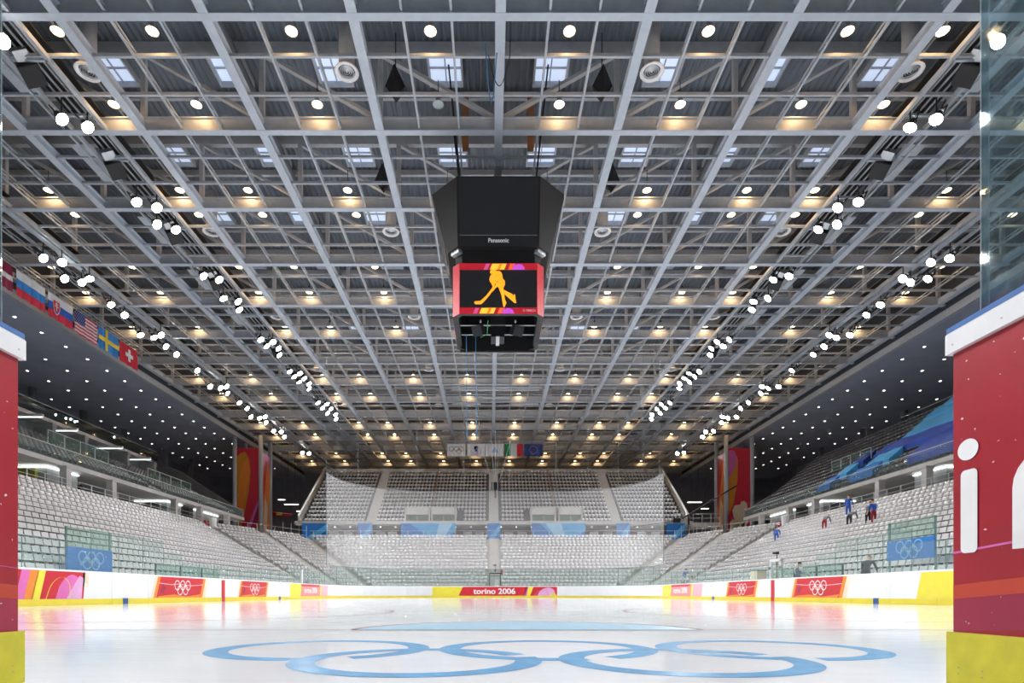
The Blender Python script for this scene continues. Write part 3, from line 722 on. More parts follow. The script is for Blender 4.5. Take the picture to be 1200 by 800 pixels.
# tilt the backrest a little
TV[(TV[:, 2] > .65), 1] += .06
TQ = np.array(T.f)
def seat_rot(ang, block):
    # row direction is ang; the seat looks to the rink: rotate local -y to the inward normal (row runs with the rink on its right)
    return ang
camv = Vector((CAMX, 0, CAMZ)); vis = []
for idx, (p, ang, blk, row, k) in enumerate(SEATS):
    D = p[1]; px = 575+(p[0]-CAMX)*F/D; py = 696-(p[2]+.5-CAMZ)*F/D
    ok = 24 < px < 1112 and py > 200 and not blk.startswith('upper')
    if ok:                                    # not hidden low behind the boards
        tb = 15.0/abs(p[0]) if abs(p[0]) > 15 else 1; zb_ = CAMZ+(p[2]+.75-CAMZ)*tb
        ok = zb_ > 1.24
    vis.append((ok, (Vector(p)-camv).length, idx))
near = sorted([v for v in vis if v[0]], key=lambda v: v[1])[:300]
near_ids = {v[2] for v in near}
ROWN = ['lowest', 'second', 'third', 'fourth', 'fifth', 'sixth', 'seventh', 'eighth', 'ninth', 'tenth', 'eleventh', 'twelfth', 'thirteenth', 'fourteenth', 'fifteenth', 'top']
def seat_parts():
    b = MB(); b.box(-.22, .22, -.20, .19, .36, .40, 'seat'); b.add([(-.22,-.2,.40), (.22,-.2,.40), (.22,-.23,.37), (-.22,-.23,.37)], [(0,1,2,3)], 'seat'); a = b.build('seat_pan')
    b = MB(); b.add([(-.21,.16,.40),(.21,.16,.40),(.21,.22,.66),(-.21,.22,.66),(-.21,.2,.40),(.21,.2,.40),(.21,.26,.66),(-.21,.26,.66)], [(0,1,2,3),(5,4,7,6),(0,4,5,1),(3,2,6,7),(0,3,7,4),(1,5,6,2)], 'seat'); c = b.build('backrest')
    b = MB(); b.box(-.05, .05, .02, .12, 0, .36, 'darkmetal'); d = b.build('pedestal')
    return [o.data for o in (a, c, d)], [a, c, d]
(meshes, objs) = seat_parts()
for o in objs: bpy.data.objects.remove(o)
def ordn(n): return '%d%s' % (n, 'th' if 10 < n % 100 < 14 else {1: 'st', 2: 'nd', 3: 'rd'}.get(n % 10, 'th'))
COUNT = {}
for i in sorted(near_ids, key=lambda q: (SEATS[q][2], SEATS[q][3], SEATS[q][0][1])):
    p, ang, blk, row, k = SEATS[i]; COUNT[(blk, row)] = COUNT.get((blk, row), 0)+1
    o = thing('stadium_seat', 'pale grey seat, %s lower stand, %s row up, %s in view from the gate' % (blk, ROWN[row], ordn(COUNT[(blk, row)])), 'seat', p, ang, group='%s row seats of the near %s stand' % (ROWN[row], blk))
    for nm, me in zip(('seat_pan', 'backrest', 'pedestal'), meshes): link(nm, me, o)
def mass(sel, name, label, matname):
    n = len(sel); V = np.empty((n, len(TV), 3)); 
    P = np.array([SEATS[i][0] for i in sel]); A = np.array([SEATS[i][1] for i in sel]); c, s = np.cos(A), np.sin(A)
    V[:, :, 0] = TV[None, :, 0]*c[:, None]-TV[None, :, 1]*s[:, None]+P[:, None, 0]
    V[:, :, 1] = TV[None, :, 0]*s[:, None]+TV[None, :, 1]*c[:, None]+P[:, None, 1]
    V[:, :, 2] = TV[None, :, 2]+P[:, None, 2]
    Q = (TQ[None]+(np.arange(n)*len(TV))[:, None, None]).reshape(-1, 4)
    npmesh(name, V.reshape(-1, 3), Q, matname, kind='stuff', label=label, category='seats')
rest = [i for i in range(len(SEATS)) if i not in near_ids and SEATS[i][0][1] > 14]
mass([i for i in rest if SEATS[i][2] not in ('upper_left', 'upper_right')], 'stadium_seats', 'remaining rows of pale grey seats filling the stands', 'seat')
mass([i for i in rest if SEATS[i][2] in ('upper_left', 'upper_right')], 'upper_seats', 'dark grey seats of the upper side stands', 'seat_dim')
print('seats', len(SEATS), 'mass', len(rest))
# ================================================================== SCOREBOARD
SX, SY = 0.0, 32.95
sb = thing('scoreboard', 'black eight-sided video cube hanging over centre ice, hockey player on its red screen', 'scoreboard', (SX, SY, 14.9))
def octo(h, w): return [(-w,-h), (w,-h), (h,-w), (h,w), (w,h), (-w,h), (-h,w), (-h,-w)]
def loft(b, A, za, B, zb, m, cap=None):
    P = [(SX+x, SY+y, za) for x, y in A]+[(SX+x, SY+y, zb) for x, y in B]; n = len(A)
    b.add(P, [(j, (j+1) % n, n+(j+1) % n, n+j) for j in range(n)], m)
    if cap == 'top': b.add(P[n:], [tuple(range(n))], m)
    if cap == 'bot': b.add(P[:n], [tuple(range(n))[::-1]], m)
UB, UT = 18.25, 21.3
b = MB(); loft(b, octo(2.65, 2.1), UB, octo(3.46, 2.1), UT, 'blackbody', 'top'); loft(b, octo(2.3, 1.9), UB+.05, octo(2.65, 2.1), UB, 'black', 'bot'); part(b, 'upper_body', sb, fixn=True)
# upper dark display faces, slightly proud, with a thin frame line
def slant(ang, d0, d1, hw, z0, z1, off):
    c, s = math.cos(ang), math.sin(ang)
    o = Vector((SX+s*d0, SY-c*d0, z0)); v = Vector((s*(d1-d0), -c*(d1-d0), z1-z0))
    f_ = Fr(o, (c, s, 0), v); return f_, v.length
for k in range(4):
    fr_, L = slant(k*math.pi/2, 2.65, 3.46, 2.1, UB, UT, 0)
    b = MB(); b.add([fr_.p(-1.98, .55, .03), fr_.p(1.98, .55, .03), fr_.p(1.98, L-.06, .03), fr_.p(-1.98, L-.06, .03), fr_.p(-1.98, .55, -.02), fr_.p(1.98, .55, -.02), fr_.p(1.98, L-.06, -.02), fr_.p(-1.98, L-.06, -.02)], [(0,1,2,3), (0,4,5,1), (1,5,6,2), (2,6,7,3), (3,7,4,0)], 'screenblack'); sc_ = part(b, 'upper_display', sb, fixn=True)
    b = MB()
    for u in (-2.0, 2.0): b.add([fr_.p(u-.012, .5, .04), fr_.p(u+.012, .5, .04), fr_.p(u+.012, L, .04), fr_.p(u-.012, L, .04)], [(0,1,2,3)], 'darkmetal')
    b.add([fr_.p(-2.0, .50, .04), fr_.p(2.0, .50, .04), fr_.p(2.0, .525, .04), fr_.p(-2.0, .525, .04)], [(0,1,2,3)], 'seam')
    b.build('display_edge', sc_, fixn=False)
    text('Panasonic', fr_, 0, .27, .27, .05, 'ringwhite', 'maker_lettering', sb, bold=.008).matrix_parent_inverse = Matrix.Translation(-sb.location)
for k in range(4):                               # pale corner reflectors under the cut corners
    a = math.pi/4+k*math.pi/2; c, s = math.cos(a), math.sin(a); o0 = Vector((SX+s*3.2, SY-c*3.2, UB-.15))
    f_ = Fr(o0, (c, s, 0), (0,0,1)); b = MB(); b.add([f_.p(-.3,.0,.0), f_.p(.3,.0,.0), f_.p(.22,.55,.12), f_.p(-.22,.55,.12), f_.p(-.3,.0,-.3), f_.p(.3,.0,-.3), f_.p(.22,.55,-.2), f_.p(-.22,.55,-.2)], [(0,1,2,3), (7,6,5,4), (0,4,5,1), (1,5,6,2), (2,6,7,3), (3,7,4,0)], 'galv'); part(b, 'corner_panel', sb, fixn=True)
# neck
b = MB(); loft(b, octo(2.2, 1.9), 17.55, octo(2.3, 1.9), UB+.05, 'black'); part(b, 'neck', sb, fixn=True)
# red lower box, open underneath
LB, LT = 14.92, 17.55; h, w = 2.38, 2.03
b = MB(); loft(b, octo(h, w), LB, octo(h, w), LT, 'led_red'); loft(b, octo(h-.22, w-.16), LB, octo(h-.22, w-.16), LT-.1, 'black'); loft(b, octo(h-.22, w-.16), LB, octo(h, w), LB, 'black')
b.add([(SX+x, SY+y, LT) for x, y in octo(h, w)], [tuple(range(8))], 'black'); b.add([(SX+x, SY+y, LT-.1) for x, y in octo(h-.22, w-.16)], [tuple(range(8))], 'black'); lower = part(b, 'lower_box', sb, fixn=False)
hs = LT-LB
for k in range(4):
    fr_, L = slant(k*math.pi/2, h, h, w, LB, LT, 0)
    zb_, zt_ = .33, 2.27
    b = MB(); b.add([fr_.p(-w+.03, zb_, .02), fr_.p(w-.03, zb_, .02), fr_.p(w-.03, zt_, .02), fr_.p(-w+.03, zt_, .02), fr_.p(-w+.03, zb_, 0), fr_.p(w-.03, zb_, 0), fr_.p(w-.03, zt_, 0), fr_.p(-w+.03, zt_, 0)], [(0,1,2,3), (0,4,5,1), (1,5,6,2), (2,6,7,3), (3,7,4,0)], 'screenblack'); sc_ = part(b, 'screen', sb, fixn=True)
    def sub(bb, nm, lab=None):
        bb.build(nm, sc_, fixn=False, label=lab)
    # coloured stripes above and below the screen
    b = MB()
    for z0, z1, sh in ((.02, .31, -.5), (2.29, 2.6, .05)):
        for u0, u1, m in ((-.82, -.62, 'led_pink'), (-.5, -.3, 'led_yellow'), (-.32, .25, 'led_yellow'), (-.1, .02, 'led_deep'), (.45, .62, 'led_deep'), (.62, .72, 'led_pink')):
            b.add([fr_.p(u0+sh, z0, .012), fr_.p(u1+sh, z0, .012), fr_.p(u1+sh+.13, z1, .012), fr_.p(u0+sh+.13, z1, .012)], [(0,1,2,3)], m)
        P = [fr_.p(1.02+sh+.3*math.cos(R(15*q)), z0+(z1-z0)*.95*math.sin(R(15*q)), .013) for q in range(13)]; b.add(P, [tuple(range(13))], 'led_purple')
    sub(b, 'colour_stripes')
    # skating figure with stick: one silhouette made of flat patches
    b = MB(); sx = lambda px: (px-589.5)/139.0; sz = lambda py: zb_+(443-py)/141.0   # crop units to metres
    def shape(P, off=.03): b.add([fr_.p(sx(x), sz(y), off) for x, y in P], [tuple(range(len(P)))], 'led_orange')
    shape([(531,176),(540,169),(560,167),(574,172),(578,184),(570,196),(548,192),(536,200),(529,190)])
    shape([(548,192),(572,178),(598,178),(612,190),(618,212),(622,236),(588,252),(560,256),(532,262),(524,240),(530,215)])
    shape([(588,250),(624,236),(636,250),(637,275),(624,305),(590,300),(576,275)])
    shape([(590,296),(624,300),(632,340),(634,372),(640,395),(648,410),(640,425),(636,440),(626,440),(622,420),(618,395),(612,355)])
    shape([(606,312),(630,316),(660,332),(690,346),(700,360),(704,346),(710,350),(713,385),(719,412),(706,412),(694,400),(668,378),(640,352)])
    shape([(534,258),(560,250),(566,268),(556,300),(540,322),(548,290)])
    shape([(558,252),(590,262),(586,290),(566,306),(548,328),(538,318),(560,290),(572,275)])
    shape([(546,300),(560,308),(520,362),(478,410),(466,420),(424,421),(416,412),(418,399),(460,396),(500,360)])
    sub(b, 'player_picture', 'orange skating hockey player with a stick')
    o = text('Ω OMEGA', fr_, w-.08, .165, .15, .02, 'ringwhite', 'sponsor_lettering', sc_, align='RIGHT', bold=.003)
# gear inside the open underside
def sbp(b, nm, **k): return part(b, nm, sb, **k)
for y in (-1.3, .2, 1.4):
    b = MB(); b.tube([(SX-2.2, SY+y, 15.5), (SX+2.2, SY+y, 15.5)], .035, 'galv', 6); sbp(b, 'cross_pipe')
b = MB(); b.box(SX-.42, SX+.42, SY-.9, SY-.7, 15.05, 15.6, 'blackbody'); sbp(b, 'control_box', fixn=True)
b = MB(); b.box(SX-.38, SX+.38, SY+.4, SY+1.4, 14.95, 15.5, 'black'); b.box(SX-.1, SX+.1, SY+.3, SY+1.5, 14.9, 14.96, 'galv'); sbp(b, 'winch_box', fixn=True)
for s in (-1, 1):
    b = MB(); b.box(SX+s*1.05-.3, SX+s*1.05+.3, SY+.1, SY+.6, 15.0, 15.55, 'darkmetal', Matrix.Rotation(s*.5, 3, 'Z') @ Matrix.Rotation(.5, 3, 'X'), (SX+s*1.05, SY+.35, 15.2)); sbp(b, 'loudspeaker', fixn=True)
    b = MB(); b.lathe([(.02,0),(.06,.05),(.05,.16)], 'lens' if False else 'galv', 8, (SX+s*.95, SY-.75, 15.2)); sbp(b, 'small_lamp')
    b = MB(); b.box(*sorted((SX+s*2.1, SX+s*2.26)), SY-1.8, SY+1.9, 15.0, 15.35, 'darkmetal'); sbp(b, 'side_rail', fixn=True)
b = MB(); b.tube([(SX-.55, SY-.4, 15.5), (SX-.6, SY+.3, 15.05), (SX-.95, SY+.6, 15.0), (SX-1.0, SY+.2, 15.3)], .025, 'cablegreen', 5); sbp(b, 'green_cable')
b = MB(); b.box(SX-2.2, SX+2.2, SY+2.2, SY+2.34, 14.85, 15.0, 'black'); sbp(b, 'rear_rail', fixn=True)
for s in (-1, 1):
    for q in (-1, 1):
        b = MB(); b.tube([(SX+s*1.9, SY+q*1.9, UT), (SX+s*2.6, SY+q*2.2, TOPZ)], .05, 'darkmetal', 6); sbp(b, 'hanger_rod')
for s in (-1, 1):
    b = MB(); b.box(*sorted((SX+s*1.6, SX+s*1.95)), SY-1.0, SY-.7, 24.6, 27.6, 'brown'); sbp(b, 'hoist_post', fixn=True)
b = MB(); b.box(SX-1.4, SX+1.4, SY-.15, SY+.15, 23.3, 23.6, 'steel'); b.box(SX-.15, SX+.15, SY-1.4, SY+1.4, 23.3, 23.6, 'steel'); sbp(b, 'hoist_frame', fixn=True)
# ================================================================== FLOODLIGHTS AND CATWALKS
def spot(loc, aim, energy, name, parent, size=88, blend=.7, color=(.955,.98,1), rad=.22):
    l = bpy.data.lights.new(name, 'SPOT'); l.energy = energy; l.spot_size = R(size); l.spot_blend = blend; l.color = color; l.shadow_soft_size = rad
    o = bpy.data.objects.new(name, l); COL.objects.link(o); o.parent = parent
    d = (Vector(aim)-Vector(loc)).normalized(); q = d.to_track_quat('-Z', 'Y')
    o.matrix_parent_inverse = Matrix.Identity(4)
    Mw = Matrix.Translation(Vector(loc)) @ q.to_matrix().to_4x4()
    Pm = Matrix.Translation(parent.location) @ parent.rotation_euler.to_matrix().to_4x4()
    o.matrix_basis = Pm.inverted() @ Mw
# template parts share their meshes; the lens looks along local -Z
b = MB(); b.lathe([(.05,.34), (.13,.30), (.20,.14), (.27,.0), (.28,-.05), (.25,-.05)], 'darkmetal', 14); fl_h = tmpl(b, 'housing', smooth=True)
b = MB(); b.lathe([(.25,-.035), (.13,-.03), (.001,-.028)], 'lens', 14); fl_l = tmpl(b, 'lens')
b = MB(); b.tube([(0,0,.2), (0,0,.95)], .03, 'darkmetal', 6); fl_p = tmpl(b, 'hanger_pole')
b = MB(); b.bar((-.30,0,.05), (-.30,0,.45), .03, .05, 'darkmetal', up=(0,1,0)); b.bar((.30,0,.05), (.30,0,.45), .03, .05, 'darkmetal', up=(0,1,0)); b.bar((-.31,0,.45), (.31,0,.45), .05, .03, 'darkmetal'); b.bar((0,0,.45), (0,0,1.05), .05, .05, 'darkmetal', up=(0,1,0)); fl_y = tmpl(b, 'yoke')
PLACE = ['nearest', 'second', 'third', 'fourth', 'fifth', 'sixth', 'seventh', 'eighth', 'ninth', 'tenth', 'eleventh', 'twelfth', 'thirteenth', 'fourteenth', 'fifteenth', 'sixteenth', 'seventeenth', 'eighteenth', 'nineteenth', 'twentieth', '21st', '22nd', '23rd', '24th', '25th', '26th', '27th', '28th', '29th', '30th', '31st', '32nd', '33rd', '34th', '35th', '36th', '37th', '38th', '39th', '40th', '41st', '42nd', '43rd', '44th']
def flood(x, y, z, aim, lab, grp, energy, size=1.0):
    t = thing('floodlight', lab, 'floodlight', (x, y, z), 0, grp)
    d = (Vector(aim)-Vector((x, y, z))).normalized(); q = d.to_track_quat('-Z', 'Y'); t.rotation_euler = q.to_euler(); t.scale = (size,)*3
    for nm, me in (('housing', fl_h), ('lens', fl_l), ('yoke', fl_y)): link(nm, me, t)
    hg = link('hanger_pole', fl_p, t); hg.matrix_basis = q.to_matrix().to_4x4().inverted()
    if energy > 0: spot(Vector((x, y, z))+d*.12, aim, energy, 'flood_beam', t)
INNER = [(0,3), (6,3), (12,3), (18,3), (24.4,1), (28.4,2), (34.4,2), (36.5,2), (42.4,2), (45.6,2), (47.4,1), (53,2), (54.4,2), (56.4,1), (60.6,2), (62,2), (63.6,2), (65.6,1), (70.5,2), (72.4,2), (74.6,2), (77,1)]
OUTER = [(8,2), (16,2), (24,2), (32,2), (39.8,2), (42.4,3), (46.2,1), (47.9,1), (51.6,3), (54,1), (55.8,1), (59.8,1), (64.4,3), (66.6,1), (69.8,1), (72,1), (75.4,3), (78,1), (82,2), (85,1), (94.6,2)]
for sg, nm in ((-1, 'left'), (1, 'right')):
    for lst, xc, zc, rw in ((INNER, 20.65, 23.3, 'inner'), (OUTER, 30.2, 23.1, 'outer')):
        k = 0
        for (y, n) in lst:
            for j in range(n):
                dx = (j-(n-1)/2)*.9; yy = y+(.5 if j == 1 else 0); x = sg*(xc-dx)
                if rw == 'inner': aim = (sg*random.uniform(-4, 9), yy+random.uniform(-7, 1), 0)
                else: aim = (sg*random.uniform(2, 17), yy+random.uniform(-9, 0), 0)
                if y > 66: aim = (aim[0], min(aim[1], 66), 0)
                flood(x, yy, zc, aim, 'bright white floodlight, %s along the %s %s catwalk' % (PLACE[k], rw, nm), 'floodlights of the %s %s catwalk' % (rw, nm), FLOOD_W*(1.25 if y < 20 else 1 if y < 58 else .78), 1.15)
                k += 1
# catwalks
for sg, nm in ((-1, 'left'), (1, 'right')):
    for xc, wd, rw in ((20.7, 1.7, 'inner'), (30.3, 1.5, 'outer')):
        t = thing('lighting_catwalk', 'dark slatted lighting catwalk, %s %s row under the roof' % (rw, nm), 'catwalk', (sg*xc, 60, RZ))
        b = MB(); b.box(sg*xc-wd/2, sg*xc+wd/2, -6, 104, RZ+.66, RZ+.72, 'black'); part(b, 'walkway_floor', t, fixn=True)
        for s in (-1, 1):
            b = MB(); xx = sg*xc+s*wd/2; b.box(xx-.06, xx+.06, -6, 104, RZ+.02, RZ+.22, 'steel'); b.box(xx-.04, xx+.04, -6, 104, RZ+1.9, RZ+1.96, 'steel'); part(b, 'side_beam', t, fixn=True)
        for k in range(4):
            xx = sg*xc-wd/2+wd*(k+1)/5; b = MB(); b.box(xx-.03, xx+.03, -6, 104, RZ+.5, RZ+.58, 'steel'); part(b, 'slat', t, fixn=True)
        y = 2.0
        while y < 104:
            b = MB(); b.box(sg*xc-wd/2, sg*xc+wd/2, y-.06, y+.06, RZ+.1, RZ+.2, 'steel'); part(b, 'cross_bar', t, fixn=True); y += 3
        if rw == 'inner':
            for k in range(12):
                y = 26.4+6*k; b = MB(); xx = sg*(xc+1.35); b.box(xx-.55, xx+.55, y-1.4, y+1.4, RZ+.25, RZ+.31, 'steel'); part(b, 'panel', t, fixn=True)
    for k in range(5):
        y = (26.3, 32.2, 38.2, 44, 56.5)[k]; lab = 'black box loudspeaker, %s in the %s inner catwalk' % (PLACE[k], nm)
        t = thing('catwalk_loudspeaker', lab, 'loudspeaker', (sg*20.9, y, RZ-.2), 0, 'loudspeakers in the catwalks')
        rt = Matrix.Rotation(-.5, 3, 'X') @ Matrix.Rotation(sg*.5, 3, 'Y')
        b = MB(); b.box(-.42, .42, -.3, .45, -.1, .6, 'blackbody', rt); b.build('cabinet', t)
        b = MB(); b.box(-.40, .40, -.33, -.30, -.08, .58, 'black', rt); b.build('grille', t)
        b = MB(); b.box(-.3, .3, -.8, -.42, .1, .55, 'galv', rt); b.build('bracket', t)
# ================================================================== ROOF FIXTURES
# warm downlights
b = MB(); b.lathe([(.04,.36), (.10,.34), (.13,.16), (.27,.0), (.285,-.02), (.25,-.01)], 'galv', 14); dl_s = tmpl(b, 'reflector', smooth=True)
b = MB(); b.lathe([(.245,-.004), (.12,-.002), (.001,-.001)], 'bulb', 14); dl_b = tmpl(b, 'bulb')
b = MB(); b.lathe([(.245,-.004), (.12,-.002), (.001,-.001)], 'bulboff', 14); dl_o = tmpl(b, 'bulbx')
b = MB(); b.tube([(0,0,.34), (0,0,1.2)], .02, 'darkmetal', 5); b.box(-.06, .06, -.06, .06, .34, .52, 'darkmetal'); dl_r = tmpl(b, 'stem')
DX = [-33, -27, -19.1, -15, -9, -3, 3, 9, 15, 19.1, 27, 33]
DY = [25.4, 29.2, 35.4, 37.7, 43.7, 47.4, 53.4, 55.8, 61.8, 65.4, 71.4, 73.7, 79.7, 83.4, 89.4, 91.7, 97.7, 101.4, 107.4]
FILE = ['first', 'second', 'third', 'fourth', 'fifth', 'sixth', 'seventh', 'eighth', 'ninth', 'tenth', 'eleventh', 'twelfth']
for j, y in enumerate(DY):
    for i, x in enumerate(DX):
        off = (j == 1 and x == -3)
        t = thing('ceiling_downlight', ('unlit round roof lamp left of the scoreboard, second row' if off else 'round warm roof lamp, %s row, %s from the left' % (PLACE[j], FILE[i])), 'lamp', (x, y, 24.66), 0, 'warm roof lamps')
        for nm, me in (('reflector', dl_s), ('bulb', dl_o if off else dl_b), ('stem', dl_r)): link(nm, me, t)
        if not off:
            l = bpy.data.lights.get('lamp_glow') or bpy.data.lights.new('lamp_glow', 'POINT'); l.energy = LAMP_W; l.color = (1,.58,.25); l.shadow_soft_size = .1
            o = bpy.data.objects.new('lamp_glow', l); COL.objects.link(o); o.parent = t; o.location = (0, .05, -.12)
# round air diffusers
b = MB(); b.tube([(0,0,.1), (0,0,2.6)], .36, 'steel', 14); av_d = tmpl(b, 'drop_duct', smooth=True)
b = MB(); b.lathe([(.36,.1), (.52,.03), (.56,-.02), (.54,-.05), (.40,-.03), (.38,.0)], 'whitepaint', 20); av_r = tmpl(b, 'rim', smooth=True)
b = MB()
for r in (.34, .25, .16, .07): b.lathe([(r,.02), (r-.05,-.05), (r-.06,-.04)], 'galv', 16)
b.lathe([(.38,.09), (.001,.09)], 'deck_dark', 16); av_c = tmpl(b, 'cone_vanes', smooth=True)
for j, y in enumerate([27.2+12*k for k in range(6)]):
    for x, f in ((-19, 'outer left'), (-7.05, 'inner left'), (7.05, 'inner right'), (19, 'outer right')):
        t = thing('air_diffuser', 'round white air diffuser under the roof, %s row, %s' % (PLACE[j], f), 'air vent', (x, y, 24.5), 0, 'round roof air diffusers')
        for nm, me in (('drop_duct', av_d), ('rim', av_r), ('cone_vanes', av_c)): link(nm, me, t)
# hanging black loudspeakers near the scoreboard
for x, y, lab in ((-5.1, 29.0, 'black hanging loudspeaker left of the scoreboard, nearer'), (5.1, 29.0, 'black hanging loudspeaker right of the scoreboard, nearer'), (-6.9, 35.6, 'black hanging loudspeaker left of the scoreboard, farther'), (6.9, 35.6, 'black hanging loudspeaker right of the scoreboard, farther')):
    t = thing('hanging_loudspeaker', lab, 'loudspeaker', (x, y, 25.1), 0, 'hanging loudspeakers')
    s = 1 if x < 0 else -1
    b = MB(); b.add([(-.5,0,.3), (0,-.35,-.6), (.5,0,.3), (0,-.35,1.1), (-.3,.5,.3), (0,.3,-.3), (.3,.5,.3), (0,.3,.9)], [(0,1,2,3), (7,6,5,4), (0,4,5,1), (1,5,6,2), (2,6,7,3), (3,7,4,0)], 'blackbody'); b.build('cabinet', t)
    b = MB(); b.add([(0,-.36,-.52), (.44,-.04,.3), (0,-.36,1.0), (-.44,-.04,.3)], [(0,1,2,3)], 'darkmetal'); b.build('grille', t, fixn=False)
    b = MB(); b.tube([(0,.1,.9), (0,.1,3.0)], .03, 'darkmetal', 5); b.build('hanger_rod', t)
# small recessed lights in the dark lower ceilings
b = MB(); b.lathe([(.001,-.012), (.115,-.012)], 'dotlamp', 10); sd_l = tmpl(b, 'lens')
b = MB(); b.lathe([(.115,-.012), (.16,-.016), (.16,.0)], 'soffit', 10); sd_r = tmpl(b, 'trim_ring')
for sg, nm in ((-1, 'left'), (1, 'right')):
    for j in range(24):
        y = 39.0+2.87*j
        for i, x in enumerate((38.9, 42.9, 46.9, 50.9)):
            px = 575+(sg*x-CAMX)*F/y
            if not -30 < px < 1230: continue
            t = thing('recessed_light', 'tiny recessed light in the dark %s ceiling, %s row, %s from its inner edge' % (nm, PLACE[j], FILE[i]), 'lamp', (sg*x+(2 if False else 0), y, 22.79), 0, 'recessed lights of the dark %s ceiling' % nm)
            link('lens', sd_l, t); link('trim_ring', sd_r, t)
# ================================================================== FLAGS
def flag(name, lab, fr, w, h, stripes, marks=None, vertical=False, sub=None):
    'cloth with soft vertical folds; stripes are (fraction, material)'
    t = thing(name, lab, 'flag', tuple(fr.p(w/2, h)), 0, 'national and olympic flags')
    b = MB(); n = 16; ph = random.random()*6
    def fold(u): return .035*math.sin(u*7+ph)+.02*math.sin(u*15+ph*2)
    a = 0
    for fr_, m in stripes:
        c = a+fr_
        for k in range(n):
            u0, u1 = w*k/n, w*(k+1)/n
            if vertical:
                z0, z1 = 0, h; u0, u1 = w*(a+fr_*k/n), w*(a+fr_*(k+1)/n)
            else: z1, z0 = h*(1-a), h*(1-c)
            b.add([fr.p(u0, z0, fold(u0)), fr.p(u1, z0, fold(u1)), fr.p(u1, z1, fold(u1)*.4), fr.p(u0, z1, fold(u0)*.4)], [(0,1,2,3)], m)
        a = c
    o = b.build('cloth', t, smooth=False, fixn=False); o.matrix_parent_inverse = Matrix.Translation(-t.location)
    if marks:
        b = MB(); marks(b, fr, w, h); o = b.build('emblem', t, fixn=False); o.matrix_parent_inverse = Matrix.Translation(-t.location)
FXL = -33.4; FZ = 21.2; fw, fh = 2.65, 1.78
FL = lambda y: Fr((FXL, y, FZ), (0,1,0), (0,0,1))
flag('flag', 'dark red flag with white middle stripe, hanging first in the left row', FL(38.0), fw, fh, [(.4,'flagmaroon'), (.2,'flagwhite'), (.4,'flagmaroon')])
flag('flag', 'plain white, blue and red striped flag in the left row', FL(40.95), fw, fh, [(1/3,'flagwhite'), (1/3,'flaglight'), (1/3,'flagred')])
def slovak(b, fr, w, h):
    c, z = .36*w-.2, .52*h
    poly(b, fr, [(c-.36, z+.48), (c+.36, z+.48), (c+.36, z-.1), (c+.22, z-.42), (c, z-.6), (c-.22, z-.42), (c-.36, z-.1)], .08, 'flagwhite')
    poly(b, fr, [(c-.32, z+.44), (c+.32, z+.44), (c+.32, z-.1), (c+.19, z-.38), (c, z-.54), (c-.19, z-.38), (c-.32, z-.1)], .085, 'flagred')
    for q in ((-.05, .05, -.3, .36), (-.2, .2, .0, .09), (-.15, .15, .17, .25)): poly(b, fr, [(c+q[0], z+q[2]), (c+q[1], z+q[2]), (c+q[1], z+q[3]), (c+q[0], z+q[3])], .09, 'flagwhite')
    poly(b, fr, [(c-.16, z-.4), (c, z-.25), (c+.16, z-.4), (c, z-.52)], .09, 'flagblue')
flag('flag', 'white, blue and red striped flag with a red shield', FL(43.9), fw, fh, [(1/3,'flagwhite'), (1/3,'flagblue'), (1/3,'flagred')], slovak)
def usa(b, fr, w, h):
    poly(b, fr, [(0, h*6/13), (w*.42, h*6/13), (w*.42, h), (0, h)], .075, 'flagnavy')
    for r in range(7):
        for c in range(6 if r % 2 == 0 else 5):
            x, z = w*.42*(c+(.5 if r % 2 == 0 else 1))/6, h*(6/13+7/13*(r+.5)/7); s = .04
            P = []
            for q in range(10):
                a = R(90+36*q); rr = s if q % 2 == 0 else s*.42; P.append((x+rr*math.cos(a), z+rr*math.sin(a)))
            poly(b, fr, P, .08, 'flagwhite')
flag('flag', 'red and white striped flag with a starred blue canton', FL(46.7), fw, fh, [(1/13, 'flagred' if k % 2 == 0 else 'flagwhite') for k in range(13)], usa)
def cross_y(b, fr, w, h):
    poly(b, fr, [(0, h*.4), (w, h*.4), (w, h*.6), (0, h*.6)], .07, 'flagyellow'); poly(b, fr, [(w*.31, 0), (w*.44, 0), (w*.44, h), (w*.31, h)], .072, 'flagyellow')
flag('flag', 'blue flag with a yellow cross', FL(49.5), fw, fh, [(1,'flaglight')], cross_y)
def cross_w(b, fr, w, h):
    c, z = w/2, h/2
    poly(b, fr, [(c-.55, z-.17), (c+.55, z-.17), (c+.55, z+.17), (c-.55, z+.17)], .07, 'flagwhite'); poly(b, fr, [(c-.17, z-.55), (c+.17, z-.55), (c+.17, z+.55), (c-.17, z+.55)], .072, 'flagwhite')
flag('flag', 'red flag with a white cross, last in the left row', FL(52.35), fw, fh, [(1,'flagred')], cross_w)
def truss(name, lab, a, c, hgt, drops):
    a, c = Vector(a), Vector(c); t = thing(name, lab, 'truss', tuple((a+c)/2)); L = (c-a).length; n = int(L/.6); up = Vector((0,0,hgt))
    side = (c-a).normalized().cross(Vector((0,0,1)))*hgt*.5
    for o0, nm in ((up+side, 'chord'), (up-side, 'chord'), (Vector((0,0,0)), 'chord')):
        b = MB(); b.tube([a+o0, c+o0], .03, 'galv', 6); part(b, nm, t)
    b = MB()
    for k in range(n):
        p0, p1, p2 = a.lerp(c, k/n), a.lerp(c, (k+.5)/n), a.lerp(c, (k+1)/n)
        for o0 in (up+side, up-side): b.tube([p0, p1+o0, p2], .014, 'galv', 4)
        b.tube([p0+up+side, p2+up-side], .012, 'galv', 4)
    part(b, 'lacing', t, kind='stuff')
    for f_ in drops:
        p0 = a.lerp(c, f_)+up; b = MB(); b.tube([p0, (p0.x, p0.y, RZ)], .012, 'cablegrey', 4); part(b, 'hanger_wire', t)
